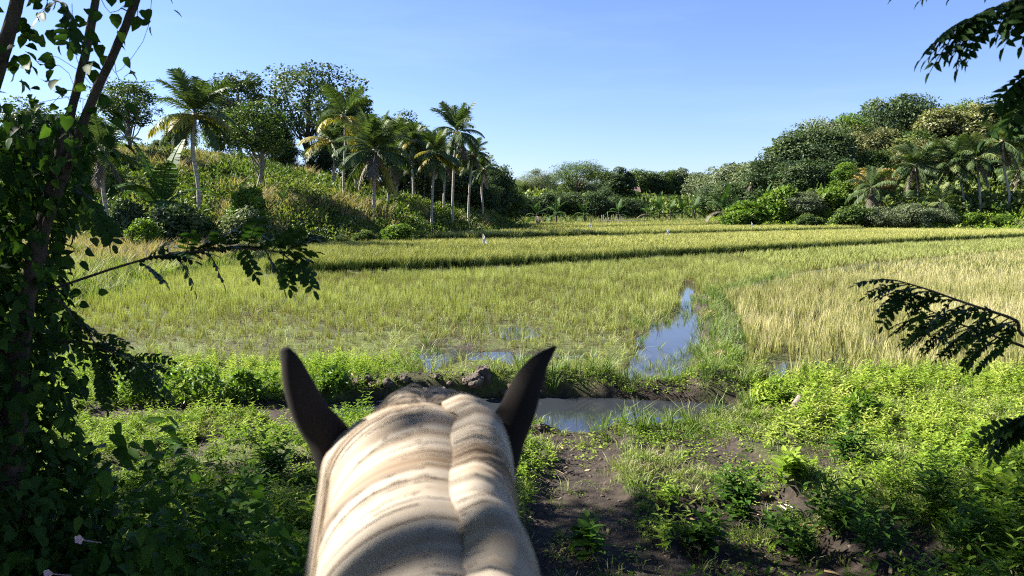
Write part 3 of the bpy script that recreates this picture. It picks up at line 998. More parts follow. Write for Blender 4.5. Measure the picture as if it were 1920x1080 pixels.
def tree_proto(seed, crown, ncl, per, leaf, trunk_r=.16, base=.3, clr=(.10, .20), shell=.5, lobes=.35, up=.5, bark='bark_dark', limbs=12, drop=0., kind_='rhomb', lw=.55):
    """crown: (rx, rz, zc) ellipsoid of a 10 m tree"""
    global RNG
    keep, RNG = RNG, np.random.default_rng(seed)
    rx, rz, zc = crown
    th = RNG.uniform(0, 2 * PI, ncl)
    u = RNG.uniform(-.85, 1, ncl)
    q = np.sqrt(1 - u * u)
    dirs = np.stack([np.cos(th) * q, np.sin(th) * q, u], -1)
    rad = RNG.uniform(shell, 1, ncl) ** .7
    lob = 1 - lobes * vnoise(dirs[:, 0] * 2 + 5, dirs[:, 1] * 2 + dirs[:, 2] * 2.3 + seed, .7, seed)
    rc = RNG.uniform(*clr, ncl) * rx * 2
    cen = dirs * (np.array([rx, rx, rz]) * (rad * lob)[:, None]) + np.array([0, 0, zc])
    cen[:, 2] -= drop * (np.hypot(cen[:, 0], cen[:, 1]) / rx) ** 2
    g = Geo()
    for c, r_, d in zip(cen, rc, dirs):
        n = int(per * RNG.uniform(.7, 1.3))
        v = unit(RNG.normal(0, 1, (n, 3)) + np.array([0, 0, up]))
        rr = RNG.uniform(.25, 1, n) ** .45
        P = c + v * rr[:, None] * r_ * np.array([1, 1, .72])
        Dv = v * .7 + RNG.normal(0, .8, (n, 3)) + np.array([0, 0, -.25])
        Nv = v * .7 + d * .4 + RNG.normal(0, .55, (n, 3)) + np.array([0, 0, .45])
        Ls = leaf * RNG.uniform(.6, 1.35, n)
        leaves(g, P, Dv, Nv, Ls, Ls * lw, np.clip(RNG.uniform(.05, .75) + RNG.normal(0, .14, n), 0, 1), kind_)
    t = TreeKind()
    t.crown = g
    g2 = Geo()
    zt = zc - rz * .2
    sway = RNG.normal(0, .18, 2)
    sp = spline([(0, 0, -.5), (0, 0, .3), (sway[0], sway[1], zt * .5), (sway[0] * .4, sway[1] * 1.3, zt), (0, 0, zc + rz * .55)], 12)
    tube(g2, sp, np.interp(np.linspace(0, 1, 12), [0, .1, .6, 1], [trunk_r * 1.5, trunk_r, trunk_r * .7, trunk_r * .15]), 8)
    for c in cen[RNG.choice(ncl, min(limbs, ncl), replace=False)]:
        k = RNG.integers(4, 9)
        s0 = sp[k]
        mid = (s0 + c) / 2 + np.array([0, 0, .25 * RNG.uniform(-.5, 1)]) + RNG.normal(0, .15, 3)
        tube(g2, spline([s0, mid, c], 6), np.linspace(trunk_r * .45, trunk_r * .08, 6), 5, cap=False)
    t.trunk = g2
    V = g.arrays()[0]
    t.H, t.W = float(np.percentile(V[:, 2], 99.7)), float(np.percentile(V[:, 0], 98.5) - np.percentile(V[:, 0], 1.5))
    t.crown = g.mesh('crown', M['tree_mid'])
    t.trunk = g2.mesh('trunk', M[bark])
    RNG = keep
    return t


PROTO = {}


def build_protos():
    P = PROTO
    P['dome'] = [tree_proto(101 + k, (3.9, 3.5, 6.3), 120, 95, .30) for k in range(3)]
    P['tall'] = [tree_proto(111 + k, (2.5, 4.3, 5.6), 110, 90, .32, clr=(.12, .22), lobes=.4) for k in range(3)]
    P['open'] = [tree_proto(121 + k, (4.3, 3.6, 6.2), 85, 70, .26, clr=(.07, .14), shell=.55, lobes=.45, limbs=30) for k in range(2)]
    P['feather'] = [tree_proto(131 + k, (4.4, 2.6, 6.9), 110, 120, .20, clr=(.07, .16), shell=.4, lobes=.4, drop=1.2, limbs=20, lw=.4) for k in range(2)]
    P['bushy'] = [tree_proto(141 + k, (3.6, 4.9, 5.0), 130, 90, .34, clr=(.10, .20), lobes=.4) for k in range(3)]
    P['light'] = [tree_proto(151 + k, (2.6, 3.9, 5.9), 75, 75, .24, clr=(.09, .17), shell=.35, lobes=.45, bark='bark_pale', limbs=20) for k in range(2)]
    P['shrub'] = [tree_proto(161 + k, (5.2, 5.2, 4.2), 85, 100, .75, clr=(.07, .2), base=0, lobes=.62, trunk_r=.12, limbs=6) for k in range(3)]
    P['wispy'] = [tree_proto(171 + k, (5.4, 4.6, 4.4), 95, 130, .5, clr=(.06, .17), lobes=.65, trunk_r=.12, limbs=6, lw=.28) for k in range(2)]


CUSTOM = []
MARK = {}


def tree(px, d, ytop, wpx, proto, mat, label, cat='tree', group=None, name='broadleaf_tree', ybase=None, k=None, squash=1.):
    """plant a tree d metres ahead whose crown tops out at ytop and is wpx wide in the photograph"""
    top = at(px, ytop, d)
    x = top[0]
    zb = H(x, d) if ybase is None else at(px, ybase, d)[2]
    t = PROTO[proto][(len(MARK) if k is None else k) % len(PROTO[proto])]
    sz = max((top[2] - zb) / t.H, .05)
    sx = min(max(wpx / FPX * d / t.W, .6 * sz), 1.5 * sz)
    MARK[len(MARK)] = 1
    o = thing(name, label, cat, (x, d, zb), RNG.uniform(0, 2 * PI), group, (sx, sx, sz))
    obj('trunk', t.trunk, o)
    obj('crown' if name != 'shrub' else 'foliage', t.crown, o, mat=M[mat])
    return o


# ------------------------------------------------------------------ palms
FROND = []


def frond_mesh(e0, droop, L=1., pairs=58, seed=0, hang=.35, leaf=.29):
    """coconut frond 1 m long along +X, rachis starting at elevation e0 and bending down"""
    global RNG
    keep, RNG = RNG, np.random.default_rng(500 + seed)
    n = 22
    e = e0
    p = np.zeros(3)
    pts = [p.copy()]
    yaw = 0
    for k in range(n - 1):
        e -= droop * (.4 + 1.2 * k / n) / n
        yaw += RNG.normal(0, .015)
        p = p + np.array([math.cos(e) * math.cos(yaw), math.cos(e) * math.sin(yaw), math.sin(e)]) * L / (n - 1)
        pts.append(p.copy())
    pts = np.array(pts)
    g = Geo()
    tube(g, pts, np.linspace(.014, .003, n), 4, .8, cap=False)
    u = np.linspace(.14, .99, pairs)
    idx = u * (n - 1)
    i = np.minimum(idx.astype(int), n - 2)
    f = (idx - i)[:, None]
    P = pts[i] * (1 - f) + pts[i + 1] * f
    T = unit(pts[i + 1] - pts[i])
    side = unit(np.cross(T, [0, 0, 1.]))
    upv = np.cross(side, T)
    ln = leaf * np.interp(u, [.14, .3, .6, .85, 1], [.6, 1, 1, .7, .35])
    for sg in (-1, 1):
        D = T * .55 + side * sg * .85 + upv * RNG.normal(.12, .12, (pairs, 1)) + np.array([0, 0, -1]) * hang * RNG.uniform(.4, 1.4, (pairs, 1))
        Nn = upv + side * sg * .5 + RNG.normal(0, .15, (pairs, 3))
        leaves(g, P, D, Nn, ln * RNG.uniform(.8, 1.12, pairs), .020, np.clip(RNG.normal(.4, .16, pairs), 0, 1), 'strip')
    RNG = keep
    return g.mesh('frond', M['palm'])


def build_fronds():
    #            elevation, droop
    for k, (e, dr, hang) in enumerate(((1.35, .55, .15), (1.1, 1.0, .2), (.8, 1.35, .3), (.45, 1.5, .4), (.1, 1.4, .6), (-.35, 1.1, .8), (-.9, .55, .7))):
        FROND.append([frond_mesh(math.copysign(abs(e), e), dr, seed=k * 3 + q, hang=hang) for q in range(2)])
    global NUTS
    g = Geo()
    for k in range(9):
        a = RNG.uniform(0, 2 * PI)
        V, F3, F4, T = lump(2, 1.2, .06)
        g.add(V * .105 + np.array([math.cos(k * .7) * .2, math.sin(k * .7) * .2, RNG.uniform(-.32, -.16)]), F3, None, T)
    NUTS = g.mesh('coconut_cluster', M['coconut'])


def palm(base, crown, ytop, d, label, fl=None, yellow=.0, dry=.1, nf=24, lime=0., group='coconut palms', lean_d=0., r=.13, nuts=True, name='coconut_palm'):
    """base, crown: picture positions of the trunk's foot and of the heart of the crown"""
    b0 = at(base[0], base[1], d)
    zb = H(b0[0], d)
    c = at(crown[0], crown[1], d + lean_d)
    if fl is None:
        fl = (at(crown[0], ytop, d)[2] - c[2]) * 1.02
    o = thing(name, label, 'palm', (b0[0], d, zb), 0, group)
    c = c - np.array([b0[0], d, zb])
    g = Geo()
    hgt = c[2]
    bow = RNG.normal(0, .02, 2) * hgt
    pts = spline([(0, 0, -.4), (c[0] * .12, c[1] * .2, hgt * .3), (c[0] * .5 + bow[0], c[1] * .5 + bow[1], hgt * .65), (c[0], c[1], hgt)], 26)
    rad = np.interp(np.linspace(0, 1, 26), [0, .06, .3, .93, 1], [r * 1.6, r * 1.1, r * .85, r * .75, r * 1.2]) * (1 + .05 * np.sin(np.arange(26) * 2.4))
    tube(g, pts, rad, 9)
    obj('trunk', g.mesh('trunk', M['bark_palm']), o)
    a = RNG.uniform(0, 2 * PI)
    nf = int(nf * 1.2)
    for k in range(nf):
        a += 2.39996 + RNG.normal(0, .12)
        u = (k + .5) / nf
        lay = min(6, max(0, int(u * 6.6 + RNG.normal(0, .35))))
        me = FROND[lay][k % 2]
        s = fl * RNG.uniform(.85, 1.1) * (1.0 if lay > 0 else .9)
        rr = RNG.uniform()
        mt = M['palm_dry'] if (lay >= 6 and rr < .6 + dry) or (lay == 5 and rr < dry) else M['palm']
        if lay >= 3 and RNG.uniform() < yellow * .7:
            mt = M['palm_yellow']
        elif lay < 5 and RNG.uniform() < lime:
            mt = M['palm_lime']
        obj('frond', me, o, tuple(c + np.array([0, 0, -.25 * u])), (RNG.normal(0, .25), RNG.normal(0, .06), a), (s, s, s), mt)
    if nuts:
        obj('coconut_cluster', NUTS, o, tuple(c), (0, 0, a), (1.25, 1.25, 1))
    return o


# ------------------------------------------------------------------ bananas
BAN = []


def banana_leaf(e0, droop, seed):
    global RNG
    keep, RNG = RNG, np.random.default_rng(900 + seed)
    n = 17
    e, p = e0, np.zeros(3)
    pts = [p.copy()]
    for k in range(n - 1):
        e -= droop * (.3 + 1.3 * k / n) / n
        p = p + np.array([math.cos(e), 0, math.sin(e)]) / (n - 1)
        pts.append(p.copy())
    pts = np.array(pts)
    g = Geo()
    tube(g, pts, np.linspace(.02, .004, n), 4, .9, cap=False)
    for sg in (-1, 1):
        for k in range(2, n - 1):
            for h in range(2):               # torn strips
                u0, u1 = (k + h * .5) / (n - 1), (k + h * .5 + .49) / (n - 1)
                q0, q1 = pts[k] + (pts[k + 1] - pts[k]) * h * .5, pts[k] + (pts[k + 1] - pts[k]) * (h * .5 + .49)
                w0, w1 = [.17 * math.sin(PI * min(1, (u - .08) ** .65)) + .01 for u in (u0, u1)]
                dz = -.25 * RNG.uniform(.2, 1.3)
                adv = RNG.uniform(.1, .35)
                t = pts[k + 1] - pts[k]
                t = t / np.linalg.norm(t)
                g.add([q0, q1, q1 + np.array([0, sg * w1, dz * w1]) + t * adv * w1, q0 + np.array([0, sg * w0, dz * w0]) + t * adv * w0], None, [(0, 1, 2, 3)], RNG.uniform(.2, .7))
    RNG = keep
    return g.mesh('leaf', M['banana'])


def build_bananas():
    for k, (e, dr) in enumerate(((1.35, .5), (1.15, 1.3), (.9, 1.9), (.6, 2.2), (.1, 2.0))):
        BAN.append([banana_leaf(e, dr, k * 2 + q) for q in range(2)])
    global BSTEM
    g = Geo()
    tube(g, spline([(0, 0, -.15), (.02, 0, .4), (0, .02, 1.)], 9), np.linspace(.09, .055, 9), 9)
    BSTEM = g.mesh('stem', M['bark_dark'])


def banana(px, ybase, ytop, d, label, group='banana plants', nl=9, wide=1., mat=None):
    b = at(px, ybase, d)
    zb = H(b[0], d)
    h = at(px, ytop, d)[2] - zb
    o = thing('banana_plant', label, 'banana plant', (b[0], d, zb), 0, group)
    st = h * .5
    obj('stem', BSTEM, o, (0, 0, 0), (0, 0, RNG.uniform(0, 6)), (st * .8, st * .8, st))
    a = RNG.uniform(0, 6)
    for k in range(nl):
        a += 2.39996 + RNG.normal(0, .2)
        lay = min(4, int((k + .5) / nl * 5))
        s = h * .55 * RNG.uniform(.85, 1.15) * wide
        m_ = M['palm_dry'] if (lay == 4 and RNG.uniform() < .15) else (mat or M['banana'])
        obj('leaf', BAN[lay][k % 2], o, (0, 0, st * (1 - .06 * lay)), (0, 0, a), (s, s, s), m_)
    return o


def build_trees():
    build_protos()
    build_fronds()
    build_bananas()
    W = 'trees on the left hill'
    # ---- left hill, broadleaf
    tree(580, 84, 122, 165, 'open', 'tree_dark', 'tallest dark spreading tree on the left ridge, with sky gaps in its crown', group=W, k=0)
    tree(478, 56, 186, 125, 'light', 'tree_mid', 'leafy green tree with a slim pale trunk on the open left slope', group=W, k=0)
    tree(446, 82, 138, 100, 'light', 'tree_dark', 'dark narrow tree rising behind the leafy slope tree on the left ridge', group=W, k=1)
    tree(238, 62, 152, 105, 'light', 'tree_mid', 'thin crowned tree on the ridge at far left, behind the vine-covered trunks', group=W, k=1)
    tree(655, 88, 168, 80, 'tall', 'tree_mid', 'small rounded crown right of the tallest spreading tree on the left ridge', group=W)
    tree(745, 92, 212, 110, 'dome', 'tree_dark', 'dark round tree behind the palms in the middle of the left ridge', group=W)
    tree(700, 90, 235, 90, 'dome', 'tree_mid', 'green round tree hidden behind the central palm crown on the left hill', group=W)
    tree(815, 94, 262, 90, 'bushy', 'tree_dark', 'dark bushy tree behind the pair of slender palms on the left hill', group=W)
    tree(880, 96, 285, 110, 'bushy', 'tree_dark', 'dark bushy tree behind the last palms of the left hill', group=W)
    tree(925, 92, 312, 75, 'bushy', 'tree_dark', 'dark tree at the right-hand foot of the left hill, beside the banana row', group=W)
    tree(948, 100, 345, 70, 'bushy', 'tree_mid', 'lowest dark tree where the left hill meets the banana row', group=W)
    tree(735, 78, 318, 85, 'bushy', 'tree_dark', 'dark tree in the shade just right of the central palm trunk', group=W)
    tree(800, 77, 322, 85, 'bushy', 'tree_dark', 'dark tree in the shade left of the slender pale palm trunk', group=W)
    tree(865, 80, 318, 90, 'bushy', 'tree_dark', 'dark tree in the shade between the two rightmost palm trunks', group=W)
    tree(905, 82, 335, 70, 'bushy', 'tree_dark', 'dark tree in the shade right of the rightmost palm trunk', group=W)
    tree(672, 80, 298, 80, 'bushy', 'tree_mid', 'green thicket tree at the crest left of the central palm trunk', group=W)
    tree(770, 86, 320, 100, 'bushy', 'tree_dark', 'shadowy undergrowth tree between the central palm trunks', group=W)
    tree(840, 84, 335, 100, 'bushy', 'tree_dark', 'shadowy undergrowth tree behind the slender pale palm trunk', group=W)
    tree(415, 84, 205, 70, 'bushy', 'tree_mid', 'green tree on the ridge just right of the big palm crown', group=W)
    tree(510, 88, 215, 70, 'tall', 'tree_dark', 'dark upright tree at the left shoulder of the tallest spreading tree', group=W)
    tree(635, 86, 205, 75, 'bushy', 'tree_mid', 'green tree at the right shoulder of the tallest spreading tree', group=W)
    tree(790, 92, 248, 80, 'dome', 'tree_mid', 'mid green crown between the central palm and the slender palms', group=W)
    tree(530, 80, 262, 95, 'bushy', 'tree_mid', 'rounded green tree below the tallest spreading tree, at the crest of the slope', group=W)
    tree(600, 82, 270, 90, 'bushy', 'tree_dark', 'dark thicket tree at the crest behind the yellow-fronded palm', group=W)
    tree(330, 74, 235, 90, 'tall', 'tree_mid', 'green tree behind the big palm on the left, below its crown', group=W)
    tree(160, 58, 215, 120, 'bushy', 'tree_mid', 'bushy tree on the far left slope, half hidden by the vine-covered trunks', group=W)
    tree(60, 52, 190, 160, 'bushy', 'tree_dark', 'dark bushy tree at the far left edge behind the vine-covered trunks', group=W)
    tree(300, 70, 262, 110, 'bushy', 'tree_mid', 'mid green thicket tree on the ridge left of the big palm', group=W)
    S = 'shrubs on the left hill'
    tree(466, 47, 352, 58, 'shrub', 'tree_lime', 'bright lime shrub on the lower slope below the slim pale trunk', 'shrub', S, 'shrub')
    tree(455, 45, 392, 62, 'shrub', 'tree_grey', 'grey-green shrub directly below the bright lime shrub on the slope', 'shrub', S, 'shrub')
    tree(236, 38, 378, 62, 'shrub', 'tree_dark', 'dark shrub at the slope foot left of the near banana plant', 'shrub', S, 'shrub')
    tree(318, 38, 385, 85, 'shrub', 'tree_dark', 'dark shrub in front of the near banana plant', 'shrub', S, 'shrub')
    tree(362, 41, 400, 60, 'shrub', 'tree_mid', 'green shrub at the foot of the big palm on the left', 'shrub', S, 'shrub')
    tree(272, 36, 412, 50, 'shrub', 'tree_lime', 'bright green shrub at the field edge between the two dark shrubs', 'shrub', S, 'shrub')
    tree(745, 51, 420, 95, 'shrub', 'tree_lime', 'vine-smothered bright shrub at the field edge right of the central palm foot', 'shrub', S, 'shrub')
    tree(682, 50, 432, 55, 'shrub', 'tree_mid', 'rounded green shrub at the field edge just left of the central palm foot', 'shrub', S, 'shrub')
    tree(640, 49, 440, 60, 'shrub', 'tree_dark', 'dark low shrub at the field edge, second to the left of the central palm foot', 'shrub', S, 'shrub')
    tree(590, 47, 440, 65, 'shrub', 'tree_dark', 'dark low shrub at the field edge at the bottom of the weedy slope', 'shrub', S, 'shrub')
    tree(540, 45, 445, 60, 'shrub', 'tree_mid', 'low shrub at the field edge behind the tip of the hanging left branch', 'shrub', S, 'shrub')
    tree(408, 76, 285, 70, 'wispy', 'dryweed', 'reddish-brown dry bush on the crest right of the big palm', 'shrub', S, 'shrub')
    tree(915, 75, 412, 40, 'shrub', 'tree_lime', 'pale bright shrub at the field corner where the left hill ends', 'shrub', S, 'shrub')
    tree(870, 70, 428, 50, 'shrub', 'tree_mid', 'low green shrub under the last palms of the left hill', 'shrub', S, 'shrub')
    banana(305, 425, 292, 41, 'large dark banana plant on the left slope beside the big palm', nl=11, wide=1.25)
    banana(530, 388, 350, 52, 'small young banana plant alone on the sunny left slope', nl=7)
    banana(652, 440, 402, 52, 'little banana plant at the field edge left of the central palm', nl=6)
    # ---- left hill, palms
    palm((374, 415), (366, 212), 122, 48, 'big near palm on the left with yellow lower fronds, against the sky', yellow=.55, nf=24, r=.15)
    palm((204, 455), (190, 278), 205, 40, 'short drooping palm at far left beside the vine-covered trunks', yellow=.1, nf=18, dry=.3)
    palm((645, 392), (646, 216), 165, 62, 'tall thin palm with ragged yellow fronds in front of the spreading tree', fl=3.0, yellow=.8, nf=13, dry=.4, r=.11)
    palm((627, 355), (620, 262), 195, 68, 'palm with drooping fronds just left of the tall ragged yellow palm', yellow=.2, nf=18)
    palm((702, 445), (702, 280), 195, 58, 'broad central palm with the fullest crown in the left grove', yellow=.2, nf=26, r=.16, lime=.15)
    palm((775, 395), (775, 262), 222, 74, 'palm half hidden between the broad central palm and the slender pair', yellow=.15)
    palm((796, 400), (792, 295), 240, 76, 'short-crowned palm behind the pale slender palm trunk', nf=16)
    palm((745, 400), (742, 250), 208, 76, 'palm rising behind the right side of the broad central palm', yellow=.1, nf=18)
    palm((905, 425), (908, 315), 280, 76, 'small dark palm below the rightmost palm of the left grove', nf=16)
    palm((668, 405), (668, 258), 212, 70, 'palm between the tall ragged yellow palm and the broad central palm', yellow=.1, nf=16)
    palm((728, 425), (735, 300), 250, 64, 'shorter palm close behind the right of the broad central palm trunk', nf=16)
    palm((832, 415), (836, 300), 262, 72, 'palm standing in the gap between the pale leaning palm and the tallest slender palm', yellow=.1, nf=16)
    palm((760, 420), (752, 305), 262, 80, 'dark palm in the shade left of the slender pale-trunked palm', nf=14)
    palm((809, 432), (818, 286), 232, 62, 'slender pale-trunked palm leaning right, one yellow frond low on its left', yellow=.2, lime=.15)
    palm((848, 422), (857, 245), 200, 66, 'tallest slender palm at the right end of the left grove, crown clear of the trees', nf=20, dry=.05, fl=3.0)
    palm((878, 428), (887, 288), 248, 70, 'rightmost palm of the left grove with a wide spiky crown', yellow=.1, nf=22)
    # ---- middle distance
    g2 = 'trees in the middle distance'
    tree(1187, 180, 357, 40, 'bushy', 'tree_mid', 'low bushy tree half hiding the tiny hut roof', group=g2)
    tree(1085, 150, 302, 150, 'feather', 'tree_mid', 'largest tree in the middle distance, broad feathery crown above the banana row', group=g2, k=0)
    tree(1010, 172, 318, 80, 'feather', 'tree_grey', 'pale airy tree on the knoll left of the broad feathery tree', group=g2, k=1)
    tree(975, 168, 342, 60, 'dome', 'tree_mid', 'low green tree at the left end of the distant knoll', group=g2)
    tree(1160, 160, 315, 60, 'tall', 'tree_dark', 'dark upright tree touching the right side of the broad feathery tree', group=g2)
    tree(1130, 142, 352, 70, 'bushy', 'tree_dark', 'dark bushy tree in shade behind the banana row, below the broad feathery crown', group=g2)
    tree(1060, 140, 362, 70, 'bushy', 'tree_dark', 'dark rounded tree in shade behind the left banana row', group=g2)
    far = [(1195, 318, 55, 'bushy', 'tree_mid'), (1225, 322, 50, 'tall', 'tree_dark'), (1250, 320, 45, 'bushy', 'tree_mid'), (1275, 316, 55, 'tall', 'tree_grey'),
           (1305, 324, 44, 'tall', 'tree_dark'), (1180, 330, 60, 'bushy', 'tree_dark'), (1240, 335, 60, 'bushy', 'tree_dark'), (1290, 336, 55, 'bushy', 'tree_dark')]
    for k, (px, yt, w, p, m_) in enumerate(far):
        tree(px, 205 + 3 * k, yt, w, p, m_, 'tree of the distant treeline seen across the middle gap between the two hills', group='distant treeline')
    for k, px in enumerate(range(960, 1335, 27)):
        tree(px, 222 + 5 * (k % 4), (336, 341, 333, 345, 338)[k % 5], 60, 'bushy', ('tree_dark', 'tree_mid', 'tree_grey')[k % 3], 'low bushy tree at the back of the middle gap, below the taller distant crowns', group='low trees closing the middle gap')
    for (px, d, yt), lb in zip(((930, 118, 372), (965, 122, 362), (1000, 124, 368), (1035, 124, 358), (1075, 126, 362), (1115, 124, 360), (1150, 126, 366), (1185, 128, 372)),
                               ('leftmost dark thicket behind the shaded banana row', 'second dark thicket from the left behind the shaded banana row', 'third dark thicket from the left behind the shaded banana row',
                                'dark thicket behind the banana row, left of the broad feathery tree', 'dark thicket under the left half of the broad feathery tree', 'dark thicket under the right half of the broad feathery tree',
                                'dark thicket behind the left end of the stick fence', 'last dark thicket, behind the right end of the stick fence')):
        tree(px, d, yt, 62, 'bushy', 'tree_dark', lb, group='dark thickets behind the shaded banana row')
    for px, d, yt, w_, lb in ((1320, 190, 326, 70, 'soft green tree at the right end of the distant treeline'), (1335, 150, 345, 60, 'low dark tree in front of the right end of the distant treeline'),
                              (1372, 140, 340, 75, 'dark low tree below the two rounded grey-green trees'), (1418, 146, 305, 85, 'grey-green tree between the rounded grey-green trees and the dark climbing trees')):
        tree(px, d, yt, w_, 'bushy', 'tree_dark' if 'dark low' in lb or 'low dark' in lb else 'tree_grey', lb, group=g2)
    tree(1350, 168, 316, 85, 'bushy', 'tree_grey', 'rounded grey-green tree at the left foot of the wooded right hill', group=g2)
    tree(1385, 160, 306, 95, 'bushy', 'tree_grey', 'larger rounded grey-green tree, second from the left foot of the wooded right hill', group=g2)
    B = 'banana plants'
    lab = ['first banana plant from the left in the shaded row at the far field edge', 'second banana plant from the left in the shaded far row', 'third banana plant from the left in the shaded far row, below the pale airy tree',
           'fourth banana plant from the left in the far row, below the broad feathery tree', 'banana plant in deep shade under the middle of the broad feathery tree', 'banana plant at the right end of the shaded row, by the stick fence']
    for (px, yb, yt, d), lb in zip(((935, 420, 378, 98), (968, 420, 378, 102), (1006, 420, 372, 106), (1043, 419, 368, 110), (1095, 418, 375, 112), (1160, 416, 372, 116)), lab):
        banana(px, yb, yt, d, lb, B, nl=9)
    lab = ['first sunlit banana plant right of the stick fence', 'second sunlit banana plant right of the stick fence', 'middle plant of the sunlit far banana row', 'fourth banana plant of the sunlit far row, the tallest of it', 'last banana plant at the right end of the sunlit far row']
    for (px, yb, yt, d), lb in zip(((1213, 415, 374, 118), (1236, 415, 370, 119), (1257, 415, 376, 120), (1279, 415, 370, 119), (1303, 414, 368, 121)), lab):
        banana(px, yb, yt, d, lb, B, nl=8)
    banana(1355, 408, 355, 112, 'big banana plant at the left end of the scrubby right bank', B, nl=10, wide=1.2)
    banana(1382, 405, 362, 116, 'banana plant behind the big one at the left end of the scrubby right bank', B, nl=8)
    banana(1432, 395, 345, 118, 'banana plant among scrub at the foot of the dark domed trees', B, nl=8)
    palm((1412, 385), (1408, 342), 322, 128, 'small pale palm in front of the rounded grey-green trees at the right hill foot', nf=14, dry=.4, nuts=False)
    # ---- right hill palms
    palm((1635, 398), (1634, 352), 318, 104, 'squat young palm in front of the golden-flowered tree', fl=4.2, nf=15, nuts=False, r=.16)
    palm((1722, 395), (1716, 308), 280, 108, 'dark dense palm, first from the left in the right-hand palm row', fl=4.2, nf=24)
    palm((1808, 398), (1788, 302), 262, 106, 'palm with a leaning pale trunk and broad hanging fronds in the right-hand row', fl=4.4, nf=20, lime=.4, r=.19)
    palm((1838, 398), (1830, 296), 258, 104, 'upright palm between the leaning one and the tall one at the right', fl=4.2, nf=18, lime=.35, r=.19)
    palm((1892, 398), (1880, 262), 225, 103, 'tallest palm of the right-hand row, near the picture edge', fl=4.4, nf=18, lime=.4, dry=.4, r=.2)
    palm((1880, 398), (1912, 318), 275, 109, 'slimmer palm behind the tallest one at the right picture edge', fl=4.0, nf=18, lime=.2)
    palm((1762, 398), (1764, 378), 355, 102, 'stemless young palm bushing out at the foot of the leaning palm', fl=3.2, nf=12, lime=.5, nuts=False)
    palm((1686, 396), (1688, 380), 362, 104, 'stemless young palm left of the dark dense palm', fl=2.6, nf=11, lime=.3, nuts=False)
    # ---- right hill forest
    F = 'trees on the wooded right hill'
    rows = [
        (1440, 128, 292, 85, 'bushy', 'tree_dark', 'first dark tree climbing the left end of the wooded right hill'),
        (1475, 132, 258, 90, 'tall', 'tree_dark', 'second dark tree up the left end of the wooded right hill'),
        (1530, 132, 238, 130, 'dome', 'tree_dark', 'big dark domed tree, the broadest on the left of the right hill'),
        (1500, 122, 300, 95, 'bushy', 'tree_dark', 'dark lower tree in front of the big domed tree'),
        (1560, 126, 285, 110, 'bushy', 'tree_dark', 'dark rounded tree at the lower right of the big domed tree'),
        (1545, 150, 222, 90, 'dome', 'tree_grey', 'soft grey-green crown peeping over the big dark domed tree'),
        (1592, 152, 213, 62, 'dome', 'tree_lime', 'bright green small crown on the right hill skyline'),
        (1610, 142, 238, 100, 'dome', 'tree_olive', 'brownish tree below the bright small crown on the skyline'),
        (1655, 158, 190, 110, 'open', 'tree_dark', 'dark crown left of the highest tree on the right hill skyline'),
        (1688, 160, 178, 120, 'dome', 'tree_dark', 'highest tree on the right hill skyline, dark and clustered'),
        (1722, 158, 196, 85, 'dome', 'tree_dark', 'dark crown on the skyline just right of the highest tree'),
        (1660, 142, 240, 110, 'tall', 'tree_olive', 'tan-flecked upright tree below the dark skyline crowns'),
        (1705, 140, 246, 110, 'bushy', 'tree_mid', 'green tree in the centre of the wooded right hill'),
        (1760, 150, 205, 110, 'tall', 'tree_olive', 'pale tan-topped tree on the skyline right of the highest tree'),
        (1798, 154, 190, 85, 'dome', 'tree_mid', 'rounded green crown on the skyline between two pale tan-topped trees'),
        (1828, 148, 198, 110, 'tall', 'tree_olive', 'pale tan-topped tree behind the palms on the right skyline'),
        (1868, 152, 185, 110, 'dome', 'tree_dark', 'dark crown on the skyline behind the overhanging right leaves'),
        (1915, 150, 178, 130, 'dome', 'tree_mid', 'skyline tree at the right picture edge behind the hanging leaves'),
        (1640, 128, 282, 105, 'bushy', 'tree_mid', 'green bushy tree above the golden-flowered tree'),
        (1690, 126, 275, 100, 'bushy', 'tree_olive', 'olive bushy tree behind the dark dense palm'),
        (1745, 128, 262, 110, 'bushy', 'tree_olive', 'olive tree in the middle of the slope above the right-hand palms'),
        (1795, 130, 258, 110, 'bushy', 'tree_mid', 'green tree on the slope above the leaning palm'),
        (1845, 130, 252, 110, 'bushy', 'tree_olive', 'olive tree on the slope behind the tallest palm'),
        (1900, 128, 250, 120, 'bushy', 'tree_dark', 'dark tree on the slope at the right picture edge'),
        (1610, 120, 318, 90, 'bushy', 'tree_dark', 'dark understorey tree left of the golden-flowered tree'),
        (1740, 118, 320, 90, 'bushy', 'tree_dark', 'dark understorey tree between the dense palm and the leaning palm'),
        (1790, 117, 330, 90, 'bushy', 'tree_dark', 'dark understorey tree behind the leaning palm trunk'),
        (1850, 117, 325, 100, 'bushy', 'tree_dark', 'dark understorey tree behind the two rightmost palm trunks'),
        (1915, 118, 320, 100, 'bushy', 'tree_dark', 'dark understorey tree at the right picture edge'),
        (1980, 130, 240, 150, 'bushy', 'tree_mid', 'tree standing just past the right picture edge on the wooded hill'),
    ]
    for r_ in rows:
        tree(*r_[:6], r_[6], group=F)
    tree(1642, 112, 315, 95, 'dome', 'tree_gold', 'golden-flowered round tree at the foot of the right hill', group=F)
    S = 'shrubs at the foot of the right hill'
    tree(1590, 114, 306, 48, 'tall', 'tree_lime', 'creeper-smothered bright green tree left of the golden-flowered tree', group=F)
    tree(1560, 112, 352, 52, 'shrub', 'tree_lime', 'bright green bush below the creeper-smothered tree', 'shrub', S, 'shrub')
    tree(1462, 112, 350, 60, 'shrub', 'tree_lime', 'yellow-green bush at the foot of the dark trees on the right bank', 'shrub', S, 'shrub')
    tree(1505, 110, 360, 70, 'wispy', 'tree_grey', 'pale grey-green bush right of the yellow-green bush on the bank', 'shrub', S, 'shrub')
